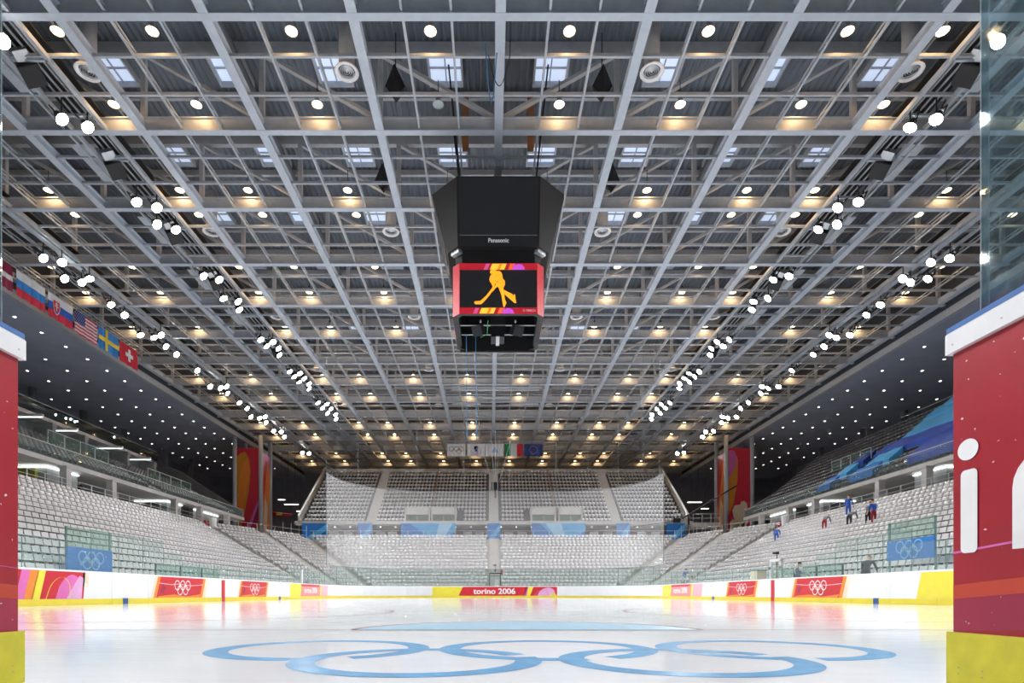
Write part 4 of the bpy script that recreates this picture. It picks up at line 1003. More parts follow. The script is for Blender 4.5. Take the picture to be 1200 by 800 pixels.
truss('flag_truss', 'thin aluminium truss carrying the flags on the left', (FXL, 36, FZ+fh+.05), (FXL, 55.4, FZ+fh+.05), .34, (.1, .5, .92))
CY = 87.0; cz = at(0, 534.5, CY).z; ch = 1.83; FC = lambda px: Fr((at(px, 0, CY).x, CY, cz), (1,0,0), (0,0,1))
truss('flag_truss', 'thin aluminium truss carrying the five far flags', (at(519, 0, CY).x, CY, cz+ch+.03), (at(639, 0, CY).x, CY, cz+ch+.03), .36, (.04, .35, .65, .96))
def oly(b, fr, w, h): rings5(b, fr, w/2, h/2, .33, .05, .08, ['flagblue', 'ink', 'flagred', 'flagyellow', 'flaggreen'])
flag('flag', 'white flag with five coloured rings over the far stand', FC(524.2), 2.68, ch, [(1,'flagwhite')], oly)
def logo(b, fr, w, h):
    c = w/2
    poly(b, fr, [(c-.28, h-.42), (c+.22, h-.42), (c+.22, h-.34), (c-.2, h-.34), (c-.2, h-.9), (c-.28, h-.9)], .08, 'ink'); poly(b, fr, [(c-.05, h-.42), (c+.28, h-.42), (c+.28, h-.72), (c+.02, h-.72), (c+.02, h-.66), (c+.2, h-.66), (c+.2, h-.5), (c-.05, h-.5)], .08, 'ink')
    poly(b, fr, [(c-.24, h-1.12), (c+.28, h-1.12), (c+.16, h-.8), (c-.1, h-.78)], .08, 'flagblue')
    rings5(b, fr, c, .34, .12, .03, .08, ['palepink'])
flag('flag', 'white flag with a small dark emblem above pink rings', FC(547.4), 2.64, ch, [(1,'flagwhite')], logo)
def crystal(b, fr, w, h):
    c, z = w/2, h*.42
    for dx, dz, s in ((0, .3, .3), (-.3, -.05, .26), (.3, -.05, .26), (0, 0, .22), (-.15, .12, .2), (.16, .14, .2)): poly(b, fr, [(c+dx-s, z+dz-s*.6), (c+dx+s, z+dz-s*.6), (c+dx, z+dz+s)], .08+s*.02, 'paleblue')
flag('flag', 'white flag with a pale blue crystal emblem', FC(569.2), 2.64, ch, [(1,'flagwhite')], crystal)
flag('flag', 'green, white and red upright striped flag over the far stand', FC(591.6), 2.66, ch, [(1/3,'flaggreen'), (1/3,'flagwhite'), (1/3,'flagred')], vertical=True)
def eu(b, fr, w, h):
    for q in range(12):
        x, z = w/2+.58*math.cos(R(30*q)), h/2+.58*math.sin(R(30*q)); P = []
        for k in range(10):
            a = R(90+36*k); rr = .1 if k % 2 == 0 else .042; P.append((x+rr*math.cos(a), z+rr*math.sin(a)))
        poly(b, fr, P, .08, 'flagyellow')
flag('flag', 'dark blue flag with a circle of yellow stars', FC(614.3), 2.68, ch, [(1,'flagnavy')], eu)
# ================================================================== CONCOURSE
for sg, nm in ((-1, 'left'), (1, 'right')):
    for k, y in enumerate((31, 36, 41.2, 46.2, 55.4, 60.2, 66.4)):
        b = MB(); b.box(*X(sg, 29.9, 30.4), y-.25, y+.25, ZC, 9.3, 'concrete'); b.box(*X(sg, 29.82, 30.48), y-.33, y+.33, ZC, ZC+.12, 'concrete'); b.box(*X(sg, 29.82, 30.48), y-.33, y+.33, 9.18, 9.3, 'concrete')
        b.build('column', label='square concrete column on the %s concourse, %s' % (nm, PLACE[k]), category='column', group='concourse columns')
    # stair cores with light coves
    for k, (y0, y1) in enumerate(((40.6, 43.6), (55.6, 58.2))):
        t = thing('stair_core', 'grey wall block with a lit cove on the %s concourse, %s' % (nm, PLACE[k]), 'stair core', (sg*33, y0, ZC))
        b = MB(); b.box(*X(sg, 31, 35.6), y0, y1, ZC, 9.28, 'core'); part(b, 'block', t, fixn=True)
        b = MB(); b.box(*X(sg, 31.0, 34), y0-.14, y0-.03, 9.1, 9.18, 'tube'); part(b, 'front_light', t, fixn=True)
        b = MB(); b.box(*X(sg, 30.86, 30.97), y0-.14, y1, 9.1, 9.18, 'tube'); part(b, 'side_light', t, fixn=True)
        b = MB(); b.box(*X(sg, 31.6, 32.9), y0-.3, y0-.02, ZC+.9, 9.0, 'olive' if k == 0 else 'concrete_dark'); part(b, 'door_panel', t, fixn=True)
    t = thing('wall_light', 'long slanting strip light at the end of the %s concourse' % nm, 'light', (sg*31.4, 61, 9))
    b = MB(); b.box(*X(sg, 31.0, 31.1), 60.8, 66.2, 9.08, 9.16, 'tube'); part(b, 'strip', t, fixn=True); b = MB(); b.box(*X(sg, 31.1, 31.5), 60.7, 66.4, ZC, 9.28, 'core'); part(b, 'backing_wall', t, fixn=True)
    b = MB(); b.box(*X(sg, 31.0, 31.1), 61.0, 66, ZC+.35, ZC+1.15, 'doorsign'); part(b, 'red_sign_band', t, fixn=True)
    # parapet and railing along the top of the lower stand
    b = MB(); b.box(*X(sg, 29.4, 29.6), 4, 60, ZC-.3, ZC+.12, 'concrete'); b.build('trim_8' if sg < 0 else 'trim_9', kind='structure', label='concrete kerb along the %s concourse edge' % nm)
    t = thing('railing', 'thin steel railing along the %s concourse edge' % nm, 'railing', (sg*29.55, 45, ZC))
    y = 28.0
    while y < 60.2:
        if not any(abs(y-c) < .8 for c in (41.9, 57)): b = MB(); b.box(sg*29.55-.03, sg*29.55+.03, y-.03, y+.03, ZC+.1, ZC+1.12, 'rail'); part(b, 'post', t, fixn=True)
        y += 1.5
    for z in (.45, .78, 1.12):
        b = MB(); b.tube([(sg*29.55, 27, ZC+z), (sg*29.55, 60, ZC+z)], .022, 'rail', 6); part(b, 'rail_bar', t)
    t = thing('railing', 'thin steel railing above the %s corner stand' % nm, 'railing', (sg*26, 67, ZC))
    A, B = Vector((sg*29.4, 60.2, ZC)), Vector((sg*23.3, 73.2, ZC))
    for k in range(12): p0 = A.lerp(B, k/11); b = MB(); b.box(p0.x-.03, p0.x+.03, p0.y-.03, p0.y+.03, ZC, ZC+(1.1 if k < 8 else 1.7), 'rail'); part(b, 'post', t, fixn=True)
    for z in (.5, 1.08): b = MB(); b.tube([A+Vector((0,0,z)), B+Vector((0,0,z))], .022, 'rail', 6); part(b, 'rail_bar', t)
    # banner tower: four roof columns with printed cloths between
    t = thing('banner_tower', 'four tall pale columns carrying red printed banners, %s far corner' % nm, 'banner tower', (sg*35, 85.7, ZC))
    for x in (33.2, 36.9):
        for y in (84, 87.6): b = MB(); b.tube([(sg*x, y, ZC-.2), (sg*x, y, 23.0)], .3, 'beam', 10); part(b, 'column', t, smooth=True)
    zt = 21.2; xa, xb = (sg*36.6, sg*33.5) if sg < 0 else (sg*33.5, sg*36.6)
    frf = Fr((xa, 84.0, ZC+.4), (1,0,0), (0,0,1)); w_ = 3.1; h_ = zt-ZC-.4
    b = MB(); b.box(xa, xb, 83.98, 84.03, ZC+.4, zt, 'flagred'); bn = part(b, 'front_banner', t, fixn=True)
    def sub(bb, nm_, lab=None):
        bb.build(nm_, bn, fixn=False, label=lab)
    b = MB()
    if sg < 0:
        poly(b, frf, [(0, 0), (.9, 3.5), (1.7, 7.5), (1.95, 10.2), (1.75, 12.0), (1.2, 13.1), (.5, 12.9), (0, 12.4)], .03, 'amber')
        poly(b, frf, [(.15, 3.4), (.9, 5.2), (1.65, 9), (1.8, 11), (1.5, 12), (.9, 11.5), (.3, 9), (.05, 6)], .04, 'orange')
        poly(b, frf, [(.9, 0), (1.9, 0), (3.1, 4.6), (3.1, 6.9), (2.2, 4.4)], .03, 'magenta'); poly(b, frf, [(1.3, 1.8), (1.75, 1.6), (3.05, 5.4), (3.05, 6.3)], .04, 'pink'); poly(b, frf, [(2.2, 0), (3.1, 0), (3.1, 2.6)], .03, 'olive')
    else:
        poly(b, frf, [(0, 13.2), (.9, 13.2), (1.35, 12), (1.3, 9), (.8, 6), (0, 4)], .03, 'amber'); poly(b, frf, [(0, 13.3), (.7, 13.3), (1.25, 12.4), (1.0, 11), (0, 9)], .04, 'pink')
        poly(b, frf, [(.4, 0), (3.1, 0), (3.1, 1.7), (1.5, 4.2), (1.0, 3.0)], .03, 'deck_dark')
    sub(b, 'print')
    if sg > 0:
        b = MB()                                  # pale skater bending forward
        k = lambda px, py: ((px-160)/195*3.1, (775-py)/600*13.3)
        for P in ([(270,505),(300,500),(325,515),(330,545),(310,560),(285,555),(270,535)], [(195,560),(215,530),(270,522),(300,560),(330,580),(300,640),(262,660),(250,690),(225,650),(205,600)],
                  [(172,640),(200,615),(250,660),(240,700),(225,760),(215,830),(200,850),(185,850),(190,760),(176,700)], [(300,560),(335,580),(345,610),(322,660),(318,720),(296,700),(305,650),(318,610)], [(240,690),(250,684),(355,772),(352,782)]):
            poly(b, frf, [k(*q) for q in P], .05, 'cream')
        sub(b, 'skater_picture', 'pale figure of a speed skater bending forward')
    frs = Fr((sg*33.2, 84.3 if sg < 0 else 87.3, ZC+.4), (0, 1 if sg < 0 else -1, 0), (0,0,1))
    b = MB(); b.box(*sorted((sg*33.18, sg*33.24)), 84.3, 87.3, ZC+.4, zt-.5, 'pink' if sg < 0 else 'magenta'); bn = part(b, 'side_banner', t, fixn=True)
    b = MB(); poly(b, frs, [(0, 0), (3, 2), (3, 11), (2.2, 12), (1.2, 8), (0, 5)], .03, 'orange'); poly(b, frs, [(0, 5), (1.2, 8), (2.2, 12), (1.4, 12.4), (0, 8)], .035, 'red'); poly(b, frs, [(.4, 1), (1.8, 1), (2.2, 5.5), (1.2, 7)], .04, 'cream'); sub(b, 'print')
    # columns at the back of the balcony
    for k, y in enumerate((48, 56, 64, 72, 80, 90, 98)):
        b = MB(); b.tube([(sg*50.2, y, ZC), (sg*50.2, y, 22.8)], .38, 'wall', 10); b.build('roof_column', smooth=True, label='round grey roof column behind the %s balcony, %s' % (nm, PLACE[k]), category='column', group='roof columns')
        if y > 70:
            b = MB(); b.box(*X(sg, 48.9, 49.7), y-.03, y+.03, 12, 16.6, 'blue'); b.box(*X(sg, 48.85, 50.0), y-.05, y+.05, 16.6, 16.7, 'galv'); b.box(*X(sg, 49.1, 49.4), y-.06, y-.03, 14.6, 16.0, 'skyblue'); b.build('hanging_banner', label='narrow blue banner hanging by a roof column, %s side, %s' % (nm, PLACE[k-3]), category='banner', group='narrow blue banners')
    # balcony rail
    XR, ZR = (37.8, 15.25) if sg < 0 else (38.6, 16.5); NK = 26 if sg < 0 else 21
    t = thing('balcony_rail', 'dark glass balustrade of the %s balcony' % nm, 'balustrade', (sg*XR, 40, ZR))
    for k in range(NK):
        y = 14+2*k; b = MB(); b.box(*X(sg, XR, XR+.03), y+.02, y+1.98, ZR, ZR+(1 if sg < 0 else .6), 'glass_dark'); part(b, 'glass_panel', t, fixn=True)
    b = MB(); b.tube([(sg*XR, 12, ZR+(1.03 if sg < 0 else .62)), (sg*XR, 14+2*NK, ZR+(1.03 if sg < 0 else .62))], .03, 'rail', 6); part(b, 'handrail', t)
    # glass screens inside the upper stand
    for k, (yy0, yy1, xx, z) in enumerate(((44, 51, 33.5, 11.7), (56, 64, 33.0, 11.4)) if sg < 0 else ((52, 58, 33.2, 12.4),)):
        b = MB(); b.box(*X(sg, xx, xx+.03), yy0, yy1, z, z+.95, 'glass_green'); b.box(*X(sg, xx-.02, xx+.05), yy0, yy1, z+.95, z+1.0, 'rail')
        for q in range(5): yq = yy0+(yy1-yy0)*q/4; b.box(*X(sg, xx-.02, xx+.05), yq-.03, yq+.03, z, z+.95, 'rail')
        b.build('glass_screen', label='green-tinted glass screen in the upper %s stand, %s' % (nm, PLACE[k]), category='glass screen', group='upper stand glass screens')
    # front glass of the upper stand
    t = thing('front_balustrade', 'low glass front of the upper %s stand' % nm, 'balustrade', (sg*30.2, 45, 9.6))
    for k in range(22):
        y = 27+2*k; b = MB(); b.box(*X(sg, 30.18, 30.21), y+.03, y+1.97, 9.6, 10.5, 'glass'); part(b, 'glass_panel', t, fixn=True)
    b = MB(); b.tube([(sg*30.2, 27, 10.53), (sg*30.2, 71, 10.53)], .025, 'rail', 6); part(b, 'handrail', t)
    # ceiling strip lights in the far dark corner
    for k, (px, py, D) in enumerate(((330, 586, 100), (337.5, 591.5, 95), (345.5, 591.5, 95), (352, 599.5, 92)) if sg < 0 else ((810, 589, 96), (818, 589, 96), (826, 596.5, 92), (839, 586, 95))):
        p_ = at(px, py, D); b = MB(); b.box(p_.x-.55, p_.x+.55, p_.y-.2, p_.y+.2, p_.z+.05, p_.z+.12, 'tube'); b.box(p_.x-.6, p_.x+.6, p_.y-.25, p_.y+.25, p_.z+.12, p_.z+.3, 'wall_dark'); b.tube([(p_.x, p_.y, p_.z+.3), (p_.x, p_.y, 23.85)], .02, 'darkmetal', 4)
        b.build('strip_light', label='white strip light hanging in the dark %s far corner, %s' % (nm, PLACE[k]), category='light', group='strip lights in the far corners')
# left balcony: fluorescent tubes under the slab, spot cluster behind the rail
for k, y in enumerate((47.7, 51.7, 58, 62.8)):
    t = thing('fluorescent_light', 'fluorescent tube under the left balcony, %s' % PLACE[k], 'light', (-38.0, y, 14.8), 0, 'tubes under the left balcony')
    b = MB(); b.tube([(-1.3, 0, -.08), (1.3, 0, -.08)], .035, 'tube', 8); b.build('tube', t); b = MB(); b.box(-1.35, 1.35, -.09, .09, -.06, .15, 'whitepaint'); b.build('fitting', t)
    b = MB(); b.box(-39.2, -37.6, y+2.3, y+2.7, 9.9, 14.95, 'core'); b.box(-39.2, -37.55, y+2.25, y+2.75, 14.6, 14.95, 'core'); b.build('column', label='grey wall pier under the left balcony, %s' % PLACE[k], category='column', group='balcony piers')
for k, (px, py) in enumerate(((65.5, 486), (77.5, 490), (83, 491), (88, 494), (90.5, 494), (134, 512))):
    D = F*38.4/(575-px); p_ = at(px, py, D); t = thing('spot_lamp', 'small bright lamp behind the left balcony glass, %s' % PLACE[k], 'lamp', tuple(p_), 0, 'balcony lamps')
    b = MB(); b.lathe([(.001,0), (.11,0)], 'lens', 8, (0,-.02,0), Matrix.Rotation(math.pi/2, 3, 'X')); b.build('lens', t); b = MB(); b.lathe([(.11,0), (.13,-.05), (.08,-.25)], 'darkmetal', 8, (0,-.02,0), Matrix.Rotation(math.pi/2, 3, 'X')); b.build('housing', t)
    b = MB(); b.tube([(0,.1,-.05), (0,.1,15.3-p_.z)], .02, 'darkmetal', 5); b.build('stand', t)
# blue covers over the seats of the right upper stand
def cover(px0, px1, r0, r1, m, lab):
    xa, xb = 30.5+.675*r0, 30.5+.675*r1; za, zb = 9.75+.57*r0+.70, 9.75+.57*r1+.70
    y0, y1 = F*((xa+xb)/2+.4)/(px1-575), F*((xa+xb)/2+.4)/(px0-575)
    b = MB(); n = max(2, int(y1-y0))
    for k in range(n):
        u0, u1 = y0+(y1-y0)*k/n, y0+(y1-y0)*(k+1)/n; d0, d1 = .05*math.sin(k*2.1), .05*math.sin((k+1)*2.1)
        P = [(xa, u0, za+d0), (xa, u1, za+d1), (xb, u1, zb+d1), (xb, u0, zb+d0), (xa, u0, za+d0-.5), (xa, u1, za+d1-.5), (xb, u1, zb+d1+.06), (xb, u0, zb+d0+.06)]
        b.add(P, [(0,1,2,3), (0,4,5,1), (3,2,6,7)], m)
    P = [(xa, y0, za-.5), (xa, y0, za), (xb, y0, zb), (xb, y0, zb-.5)]; b.add(P, [(0,1,2,3)], m)
    b.build('seat_cover', fixn=False, label=lab, category='seat cover', group='blue seat covers')
cover(1076, 1135, 0, 2.8, 'deepblue', 'dark blue cover on the lowest rows at the near right upper stand')
cover(1030, 1135, 3.3, 4.8, 'deepblue', 'long dark blue cover across the middle of the right upper stand')
cover(1068, 1140, 5.2, 7.6, 'skyblue', 'light blue cover high in the right upper stand')
cover(1089, 1140, 8.0, 9.5, 'skyblue', 'topmost light blue cover beside the red gate')
cover(1021, 1050, 1.3, 3.0, 'skyblue', 'bright blue cover in the middle of the right upper stand')
cover(1000, 1028, 0, 1.2, 'blue', 'blue cover on the lowest rows of the right upper stand')
cover(1002, 1019, 3.1, 4.8, 'deepblue', 'small dark blue cover high in the right upper stand')
cover(983, 999, 1.3, 2.9, 'skyblue', 'small bright blue cover low in the right upper stand')
cover(963, 978, 0, 1.3, 'blue', 'farthest small blue cover in the right upper stand')
cover(1110, 1140, 10, 11.4, 'skyblue', 'small light blue cover in the highest rows beside the red gate')
# ================================================================== FAR CONCOURSE
for k, (p0, p1) in enumerate(((354, 384), (419.5, 436), (470, 534), (571, 586.5), (623, 686), (722, 738), (781, 803))):
    D = 75.5; a, c = at(p0, 633, D), at(p1, 613, D); wide = p1-p0 > 40
    t = thing('blue_banner', ('wide pale-rayed blue banner on the far concourse, ' if wide else 'narrow blue banner on the far concourse, ')+PLACE[k].replace('nearest', 'first')+' from the left', 'banner', (a.x/2+c.x/2, D, a.z), 0, 'blue far concourse banners')
    b = MB(); b.box(a.x, c.x, D-.03, D+.03, a.z, c.z, 'blue' if not wide else 'skyblue'); part(b, 'cloth', t, fixn=True)
    fr_ = Fr((a.x, D-.03, a.z), (1,0,0), (0,0,1)); w_, h_ = c.x-a.x, c.z-a.z; b = MB()
    if wide:
        f0 = .62 if k == 2 else .5
        poly(b, fr_, [(0, 0), (w_*f0, 0), (w_*.15, h_), (0, h_)], .02, 'blue'); poly(b, fr_, [(w_*f0, 0), (w_*(f0+.14), 0), (w_*(.95 if k == 2 else .55), h_), (w_*(.7 if k == 2 else .25), h_)], .03, 'paleblue'); poly(b, fr_, [(w_*(f0+.14), 0), (w_, 0), (w_, h_*.55)], .02, 'blue')
    else: poly(b, fr_, [(0, 0), (w_*.5, 0), (w_, h_*.7), (w_, h_)], .02, 'skyblue')
    part(b, 'ray_print', t)
b = MB(); 
for k, px in enumerate((392, 408, 446, 460, 548, 562, 596, 612, 696, 712, 752, 768)):
    p_ = at(px, 633, 78.5); t = thing('concourse_door', 'pale doorway in the far concourse, %s from the left' % PLACE[k].replace('nearest', 'first'), 'door', (p_.x, 78.5, ZC), 0, 'far concourse doorways')
    bb = MB(); bb.box(-.6, .6, -.03, .03, 0, 1.5, 'white'); bb.build('door_leaf', t); bb = MB(); bb.box(-.68, -.6, -.06, .06, 0, 1.6, 'darkmetal'); bb.box(.6, .68, -.06, .06, 0, 1.6, 'darkmetal'); bb.box(-.68, .68, -.06, .06, 1.5, 1.6, 'darkmetal'); bb.build('frame', t)
    bb = MB(); bb.box(-.03, .03, -.12, -.03, .6, .9, 'galv'); bb.build('handle', t)
for k in range(24):
    x = -23+2*k; b = MB(); b.box(x-.06, x+.06, 77.9, 78.02, 9.22, 9.3, 'dotlamp'); b.box(x-.09, x+.09, 77.87, 78.05, 9.3, 9.36, 'steel')
    b.build('concourse_lamp', label='tiny ceiling lamp in the far concourse, %s from the left' % PLACE[k].replace('nearest', 'first'), category='lamp', group='far concourse lamps')
t = thing('railing', 'thin steel railing along the far concourse edge', 'railing', (0, 73.5, ZC))
for k in range(24): x = -22.5+1.96*k; b = MB(); b.box(x-.03, x+.03, 73.47, 73.53, ZC, ZC+1.1, 'rail'); part(b, 'post', t, fixn=True)
for z in (.55, 1.1): b = MB(); b.tube([(-23, 73.5, ZC+z), (23, 73.5, ZC+z)], .02, 'rail', 6); part(b, 'rail_bar', t)
# vomitories cut into the far upper stand
for k, (p0, p1) in enumerate(((475, 503), (506, 533.5), (623, 651), (655, 682.5))):
    D = 77.0; a, c = at(p0, 611, D), at(p1, 594, D); t = thing('stair_opening', 'grey walled stair opening in the far upper stand, %s from the left' % PLACE[k].replace('nearest', 'first'), 'stair opening', ((a.x+c.x)/2, D, a.z), 0, 'stair openings in the far upper stand')
    b = MB(); b.box(a.x, c.x, D-.05, D+.2, c.z-.95, c.z, 'concrete'); part(b, 'lintel', t, fixn=True)
    for x in (a.x, c.x): b = MB(); b.box(x-.1, x+.1, D-.05, D+2.5, 9.7, c.z+.02, 'concrete'); part(b, 'side_wall', t, fixn=True)
    b = MB(); b.box(a.x, c.x, D+.6, D+.7, 9.7, c.z-.9, 'greengrey'); part(b, 'inner_wall', t, fixn=True)
    b = MB(); b.box((a.x+c.x)/2-.03, (a.x+c.x)/2+.03, D-.1, D-.04, 9.7, 10.6, 'rail'); part(b, 'rail_post', t, fixn=True)
for k, u in enumerate((.345, .655, 0, 1)):
    pass
for s in (-1, 1):
    for q, (xb_, xt_) in enumerate(((8.2, 8.9),)):
        b = MB(); b.tube([(s*xb_, 79, 12.4), (s*xb_, 89, 17.9+1.6)], .05, 'brown', 6)
        for j in range(8): f_ = j/7; b.tube([(s*xb_, 79+9.9*f_, 10.9+7.1*f_), (s*xb_, 79+9.9*f_, 12.4+7.1*f_)], .03, 'brown', 4)
        b.build('stair_handrail', label='thin brown handrail climbing the far upper stand, %s' % ('left of the centre aisle' if s < 0 else 'right of the centre aisle'), category='handrail')
# ================================================================== THINGS ROUND THE RINK
# blue rings screens behind the side glass
for sg, y0, y1, nm in ((-1, 23.5, 26.3, 'left'), (1, 23.5, 26.3, 'right')):
    t = thing('rings_screen', 'blue panel with pale rings behind the %s rink glass' % nm, 'panel', (sg*17.3, (y0+y1)/2, 1), 0)
    za, zb_ = (1.3, 2.3) if sg < 0 else (1.85, 2.72)
    b = MB(); b.box(*X(sg, 17.3, 17.36), y0, y1, za, zb_, 'blue'); part(b, 'panel', t, fixn=True)
    fr_ = Fr((sg*17.3, 0, 0), (0, 1 if sg < 0 else -1, 0), (0,0,1)); b = MB(); rings5(b, fr_, U(sg, (y0+y1)/2), (za+zb_)/2, .24, .04, .02, ['paleblue']); part(b, 'rings_logo', t)
    for y in (y0+.05, y1-.05): b = MB(); b.box(*X(sg, 17.36, 17.42), y-.03, y+.03, .0, zb_+.8, 'glass_edge'); part(b, 'post', t, fixn=True)
    b = MB(); b.box(*X(sg, 17.33, 17.35), y0, y1, zb_, zb_+.8, 'glass_green'); part(b, 'glass_panel', t, fixn=True)
    # players' bench glass further along
    for k in range(3):
        yb_ = 27.6+2.2*k; b = MB(); b.box(*X(sg, 16.1, 16.13), yb_, yb_+2.1, -.03, 1.75, 'glass_green'); b.box(*X(sg, 16.08, 16.15), yb_, yb_+.05, -.03, 1.8, 'darkmetal'); b.box(*X(sg, 16.08, 16.15), yb_, yb_+2.1, 1.75, 1.8, 'glass_edge'); b.build('bench_screen', label='green glass bench screen behind the %s boards, %s' % (nm, PLACE[k]), category='glass screen', group='bench screens')
# goal judge booth frame behind the far boards
t = thing('judge_frame', 'small black frame with red lamp behind the far boards', 'frame', (at(580, 0, 63.4).x, 63.4, 1.1))
for px in (573.8, 586.6): x = at(px, 0, 63.4).x; b = MB(); b.box(x-.04, x+.04, 63.36, 63.44, .3, 2.62, 'black'); part(b, 'post', t, fixn=True)
b = MB(); b.box(at(573.5, 0, 63.4).x, at(587.5, 0, 63.4).x, 63.3, 63.5, 2.55, 2.68, 'black'); part(b, 'top_bar', t, fixn=True); b = MB(); b.box(at(574, 0, 63.4).x, at(586.5, 0, 63.4).x, 63.38, 63.42, 2.3, 2.36, 'black'); part(b, 'cross_bar', t, fixn=True)
b = MB(); p_ = at(588.2, 669.3, 63.4); b.lathe([(.12,-.1), (.13,.08), (.06,.16), (.001,.17)], 'red', 10, tuple(p_)); part(b, 'red_lamp', t); b = MB(); b.box(p_.x-.05, p_.x+.05, 63.35, 63.45, 2.5, p_.z-.08, 'black'); part(b, 'lamp_bracket', t, fixn=True)
b = MB(); b.box(at(579, 0, 63.4).x, at(584.5, 0, 63.4).x, 63.38, 63.45, 1.0, 1.95, 'white'); part(b, 'white_notice', t, fixn=True)
t = thing('rink_camera', 'small black camera over the far boards', 'camera', tuple(at(580.5, 662, 64)))
b = MB(); b.box(-.22, .12, -.2, .2, -.1, .08, 'black'); b.build('body', t); b = MB(); b.lathe([(.06,0), (.07,.18)], 'black', 8, (0,-.2,0), Matrix.Rotation(math.pi/2, 3, 'X'), close=True); b.build('lens', t); b = MB(); b.tube([(0,0,-.1), (0,0,-.75)], .03, 'darkmetal', 6); b.box(-.1, .1, -.1, .1, -.62, -.42, 'black'); b.build('mount', t)
t = thing('white_box', 'small white box behind the far boards', 'box', (at(632.5, 0, 63).x, 63, 1.2)); b = MB(); b.box(-.16, .16, -.1, .1, 0, .3, 'white'); b.build('case', t); b = MB(); b.box(-.04, .04, -.04, .04, -1.2, 0, 'galv'); b.build('post', t)
t = thing('white_post', 'white post on the left boards near the far corner', 'post', (-15.06, at(0,0,1).y*45.6, 1.22)); b = MB(); b.box(-.09, .09, -.09, .09, 0, 1.0, 'white'); b.build('shaft', t); b = MB(); b.box(-.11, .11, -.11, .11, 1.0, 1.06, 'whitepaint'); b.build('cap', t)
t = thing('goal_net_frame', 'white tubular frame standing behind the right boards', 'frame', (16.2, 33.5, 0))
for y in (33.6, 34.8): b = MB(); b.box(-.08, .08, y-33.5-.08, y-33.5+.08, 0, 2.35, 'white'); b.build('post', t); b = MB(); b.box(-.14, -.07, y-33.5-.05, y-33.5+.05, 1.85, 1.97, 'darkmetal'); b.build('lamp', t)
b = MB(); b.box(-.08, .08, .02, 1.38, 2.28, 2.42, 'white'); b.build('top_bar', t)
t = thing('rink_camera', 'small black camera above the right boards frame', 'camera', (17.2, 36.2, 2.9)); b = MB(); b.box(-.08, .08, -.12, .12, -.07, .07, 'black'); b.build('body', t); b = MB(); b.tube([(0,0,-.09), (0,0,-1.6)], .025, 'darkmetal', 6); b.build('mount', t); b = MB(); b.lathe([(.05,0), (.06,.15)], 'black', 8, (-.1,0,0), Matrix.Rotation(-math.pi/2, 3, 'Y'), close=True); b.build('lens', t)
t = thing('cream_box', 'cream box behind the right boards', 'box', (16.6, 37.4, .2)); b = MB(); b.box(-.3, .3, -.45, .45, 0, 1.65, 'cream'); b.build('case', t); b = MB(); b.box(-.33, .33, -.48, .48, 1.65, 1.7, 'concrete_dark'); b.build('lid', t)
t = thing('white_bin', 'white upright bin on the top of the right stand', 'bin', (28.8, 58.4, 7.0)); b = MB(); b.lathe([(.3,0), (.36,1.05)], 'white', 10, close=True); b.build('body', t); b = MB(); b.lathe([(.38,1.05), (.38,1.12), (.1,1.2)], 'whitepaint', 10, close=True); b.build('lid', t)
t = thing('white_bin', 'white upright bin on the top of the left stand', 'bin', (-28.8, 60.2, 7.0)); b = MB(); b.lathe([(.3,0), (.36,1.05)], 'white', 10, close=True); b.build('body', t); b = MB(); b.lathe([(.38,1.05), (.38,1.12), (.1,1.2)], 'whitepaint', 10, close=True); b.build('lid', t)
# camera jib at the far right corner
t = thing('camera_jib', 'long black camera crane arm at the far right corner', 'camera crane', (at(806, 0, 76).x, 76, ZC))
b = MB(); b.tube([at(742, 617, 74), at(795, 610, 75), at(806, 603, 76)], .07, 'black', 6); b.tube([at(795, 610, 75), at(863, 569, 79)], .09, 'black', 6); part(b, 'arm', t)
b = MB(); p_ = at(807, 604, 75.6); b.tube([p_, (p_.x, p_.y, ZC)], .12, 'black', 8); b.box(p_.x-.5, p_.x+.5, p_.y-.4, p_.y+.4, ZC, ZC+.3, 'black'); part(b, 'pedestal', t); b = MB(); q_ = at(794, 609, 75); b.box(q_.x-.5, q_.x+.3, q_.y-.25, q_.y+.25, q_.z-.35, q_.z+.2, 'black'); part(b, 'counterweight', t, fixn=True)
t = thing('press_platform', 'steel railed platform at the far right corner', 'platform', (at(815, 0, 77).x, 77, ZC))
b = MB(); a, c = at(789, 618, 77), at(840, 613, 77); b.box(a.x, c.x, 76, 79, a.z, c.z, 'concrete'); part(b, 'deck', t, fixn=True)
for k in range(6): x = a.x+(c.x-a.x)*k/5; b = MB(); b.box(x-.04, x+.04, 75.95, 76.03, ZC, c.z+1.15, 'rail'); part(b, 'post', t, fixn=True)
for z in (.55, 1.1): b = MB(); b.tube([(a.x, 76, c.z+z), (c.x, 76, c.z+z)], .03, 'rail', 6); part(b, 'rail_bar', t)
t = thing('red_canopy', 'red and yellow striped canopy in the far left corner', 'canopy', tuple(at(329, 602, 92))); b = MB(); a, c = at(316, 603.5, 92), at(343, 599.5, 92); b.add([(a.x-at(329,602,92).x, -.5, .3), (c.x-at(329,602,92).x, -.5, -.1), (c.x-at(329,602,92).x, -.5, -.45), (a.x-at(329,602,92).x, -.5, -.35), (a.x-at(329,602,92).x, 1, .5), (c.x-at(329,602,92).x, 1, .1)], [(0,1,2,3), (0,4,5,1)], 'red'); b.build('cloth', t, fixn=False); b = MB(); b.quad((-.5,-.52,.1), (.4,-.52,.05), (.4,-.52,-.3), (-.5,-.52,-.28), 'yellow'); b.build('stripe', t, fixn=False)
b = MB(); [b.tube([(x, 0, -.3), (x, 0, ZC-at(329,602,92).z)], .04, 'darkmetal', 6) for x in (-1.5, 1.6)]; b.build('post', t)
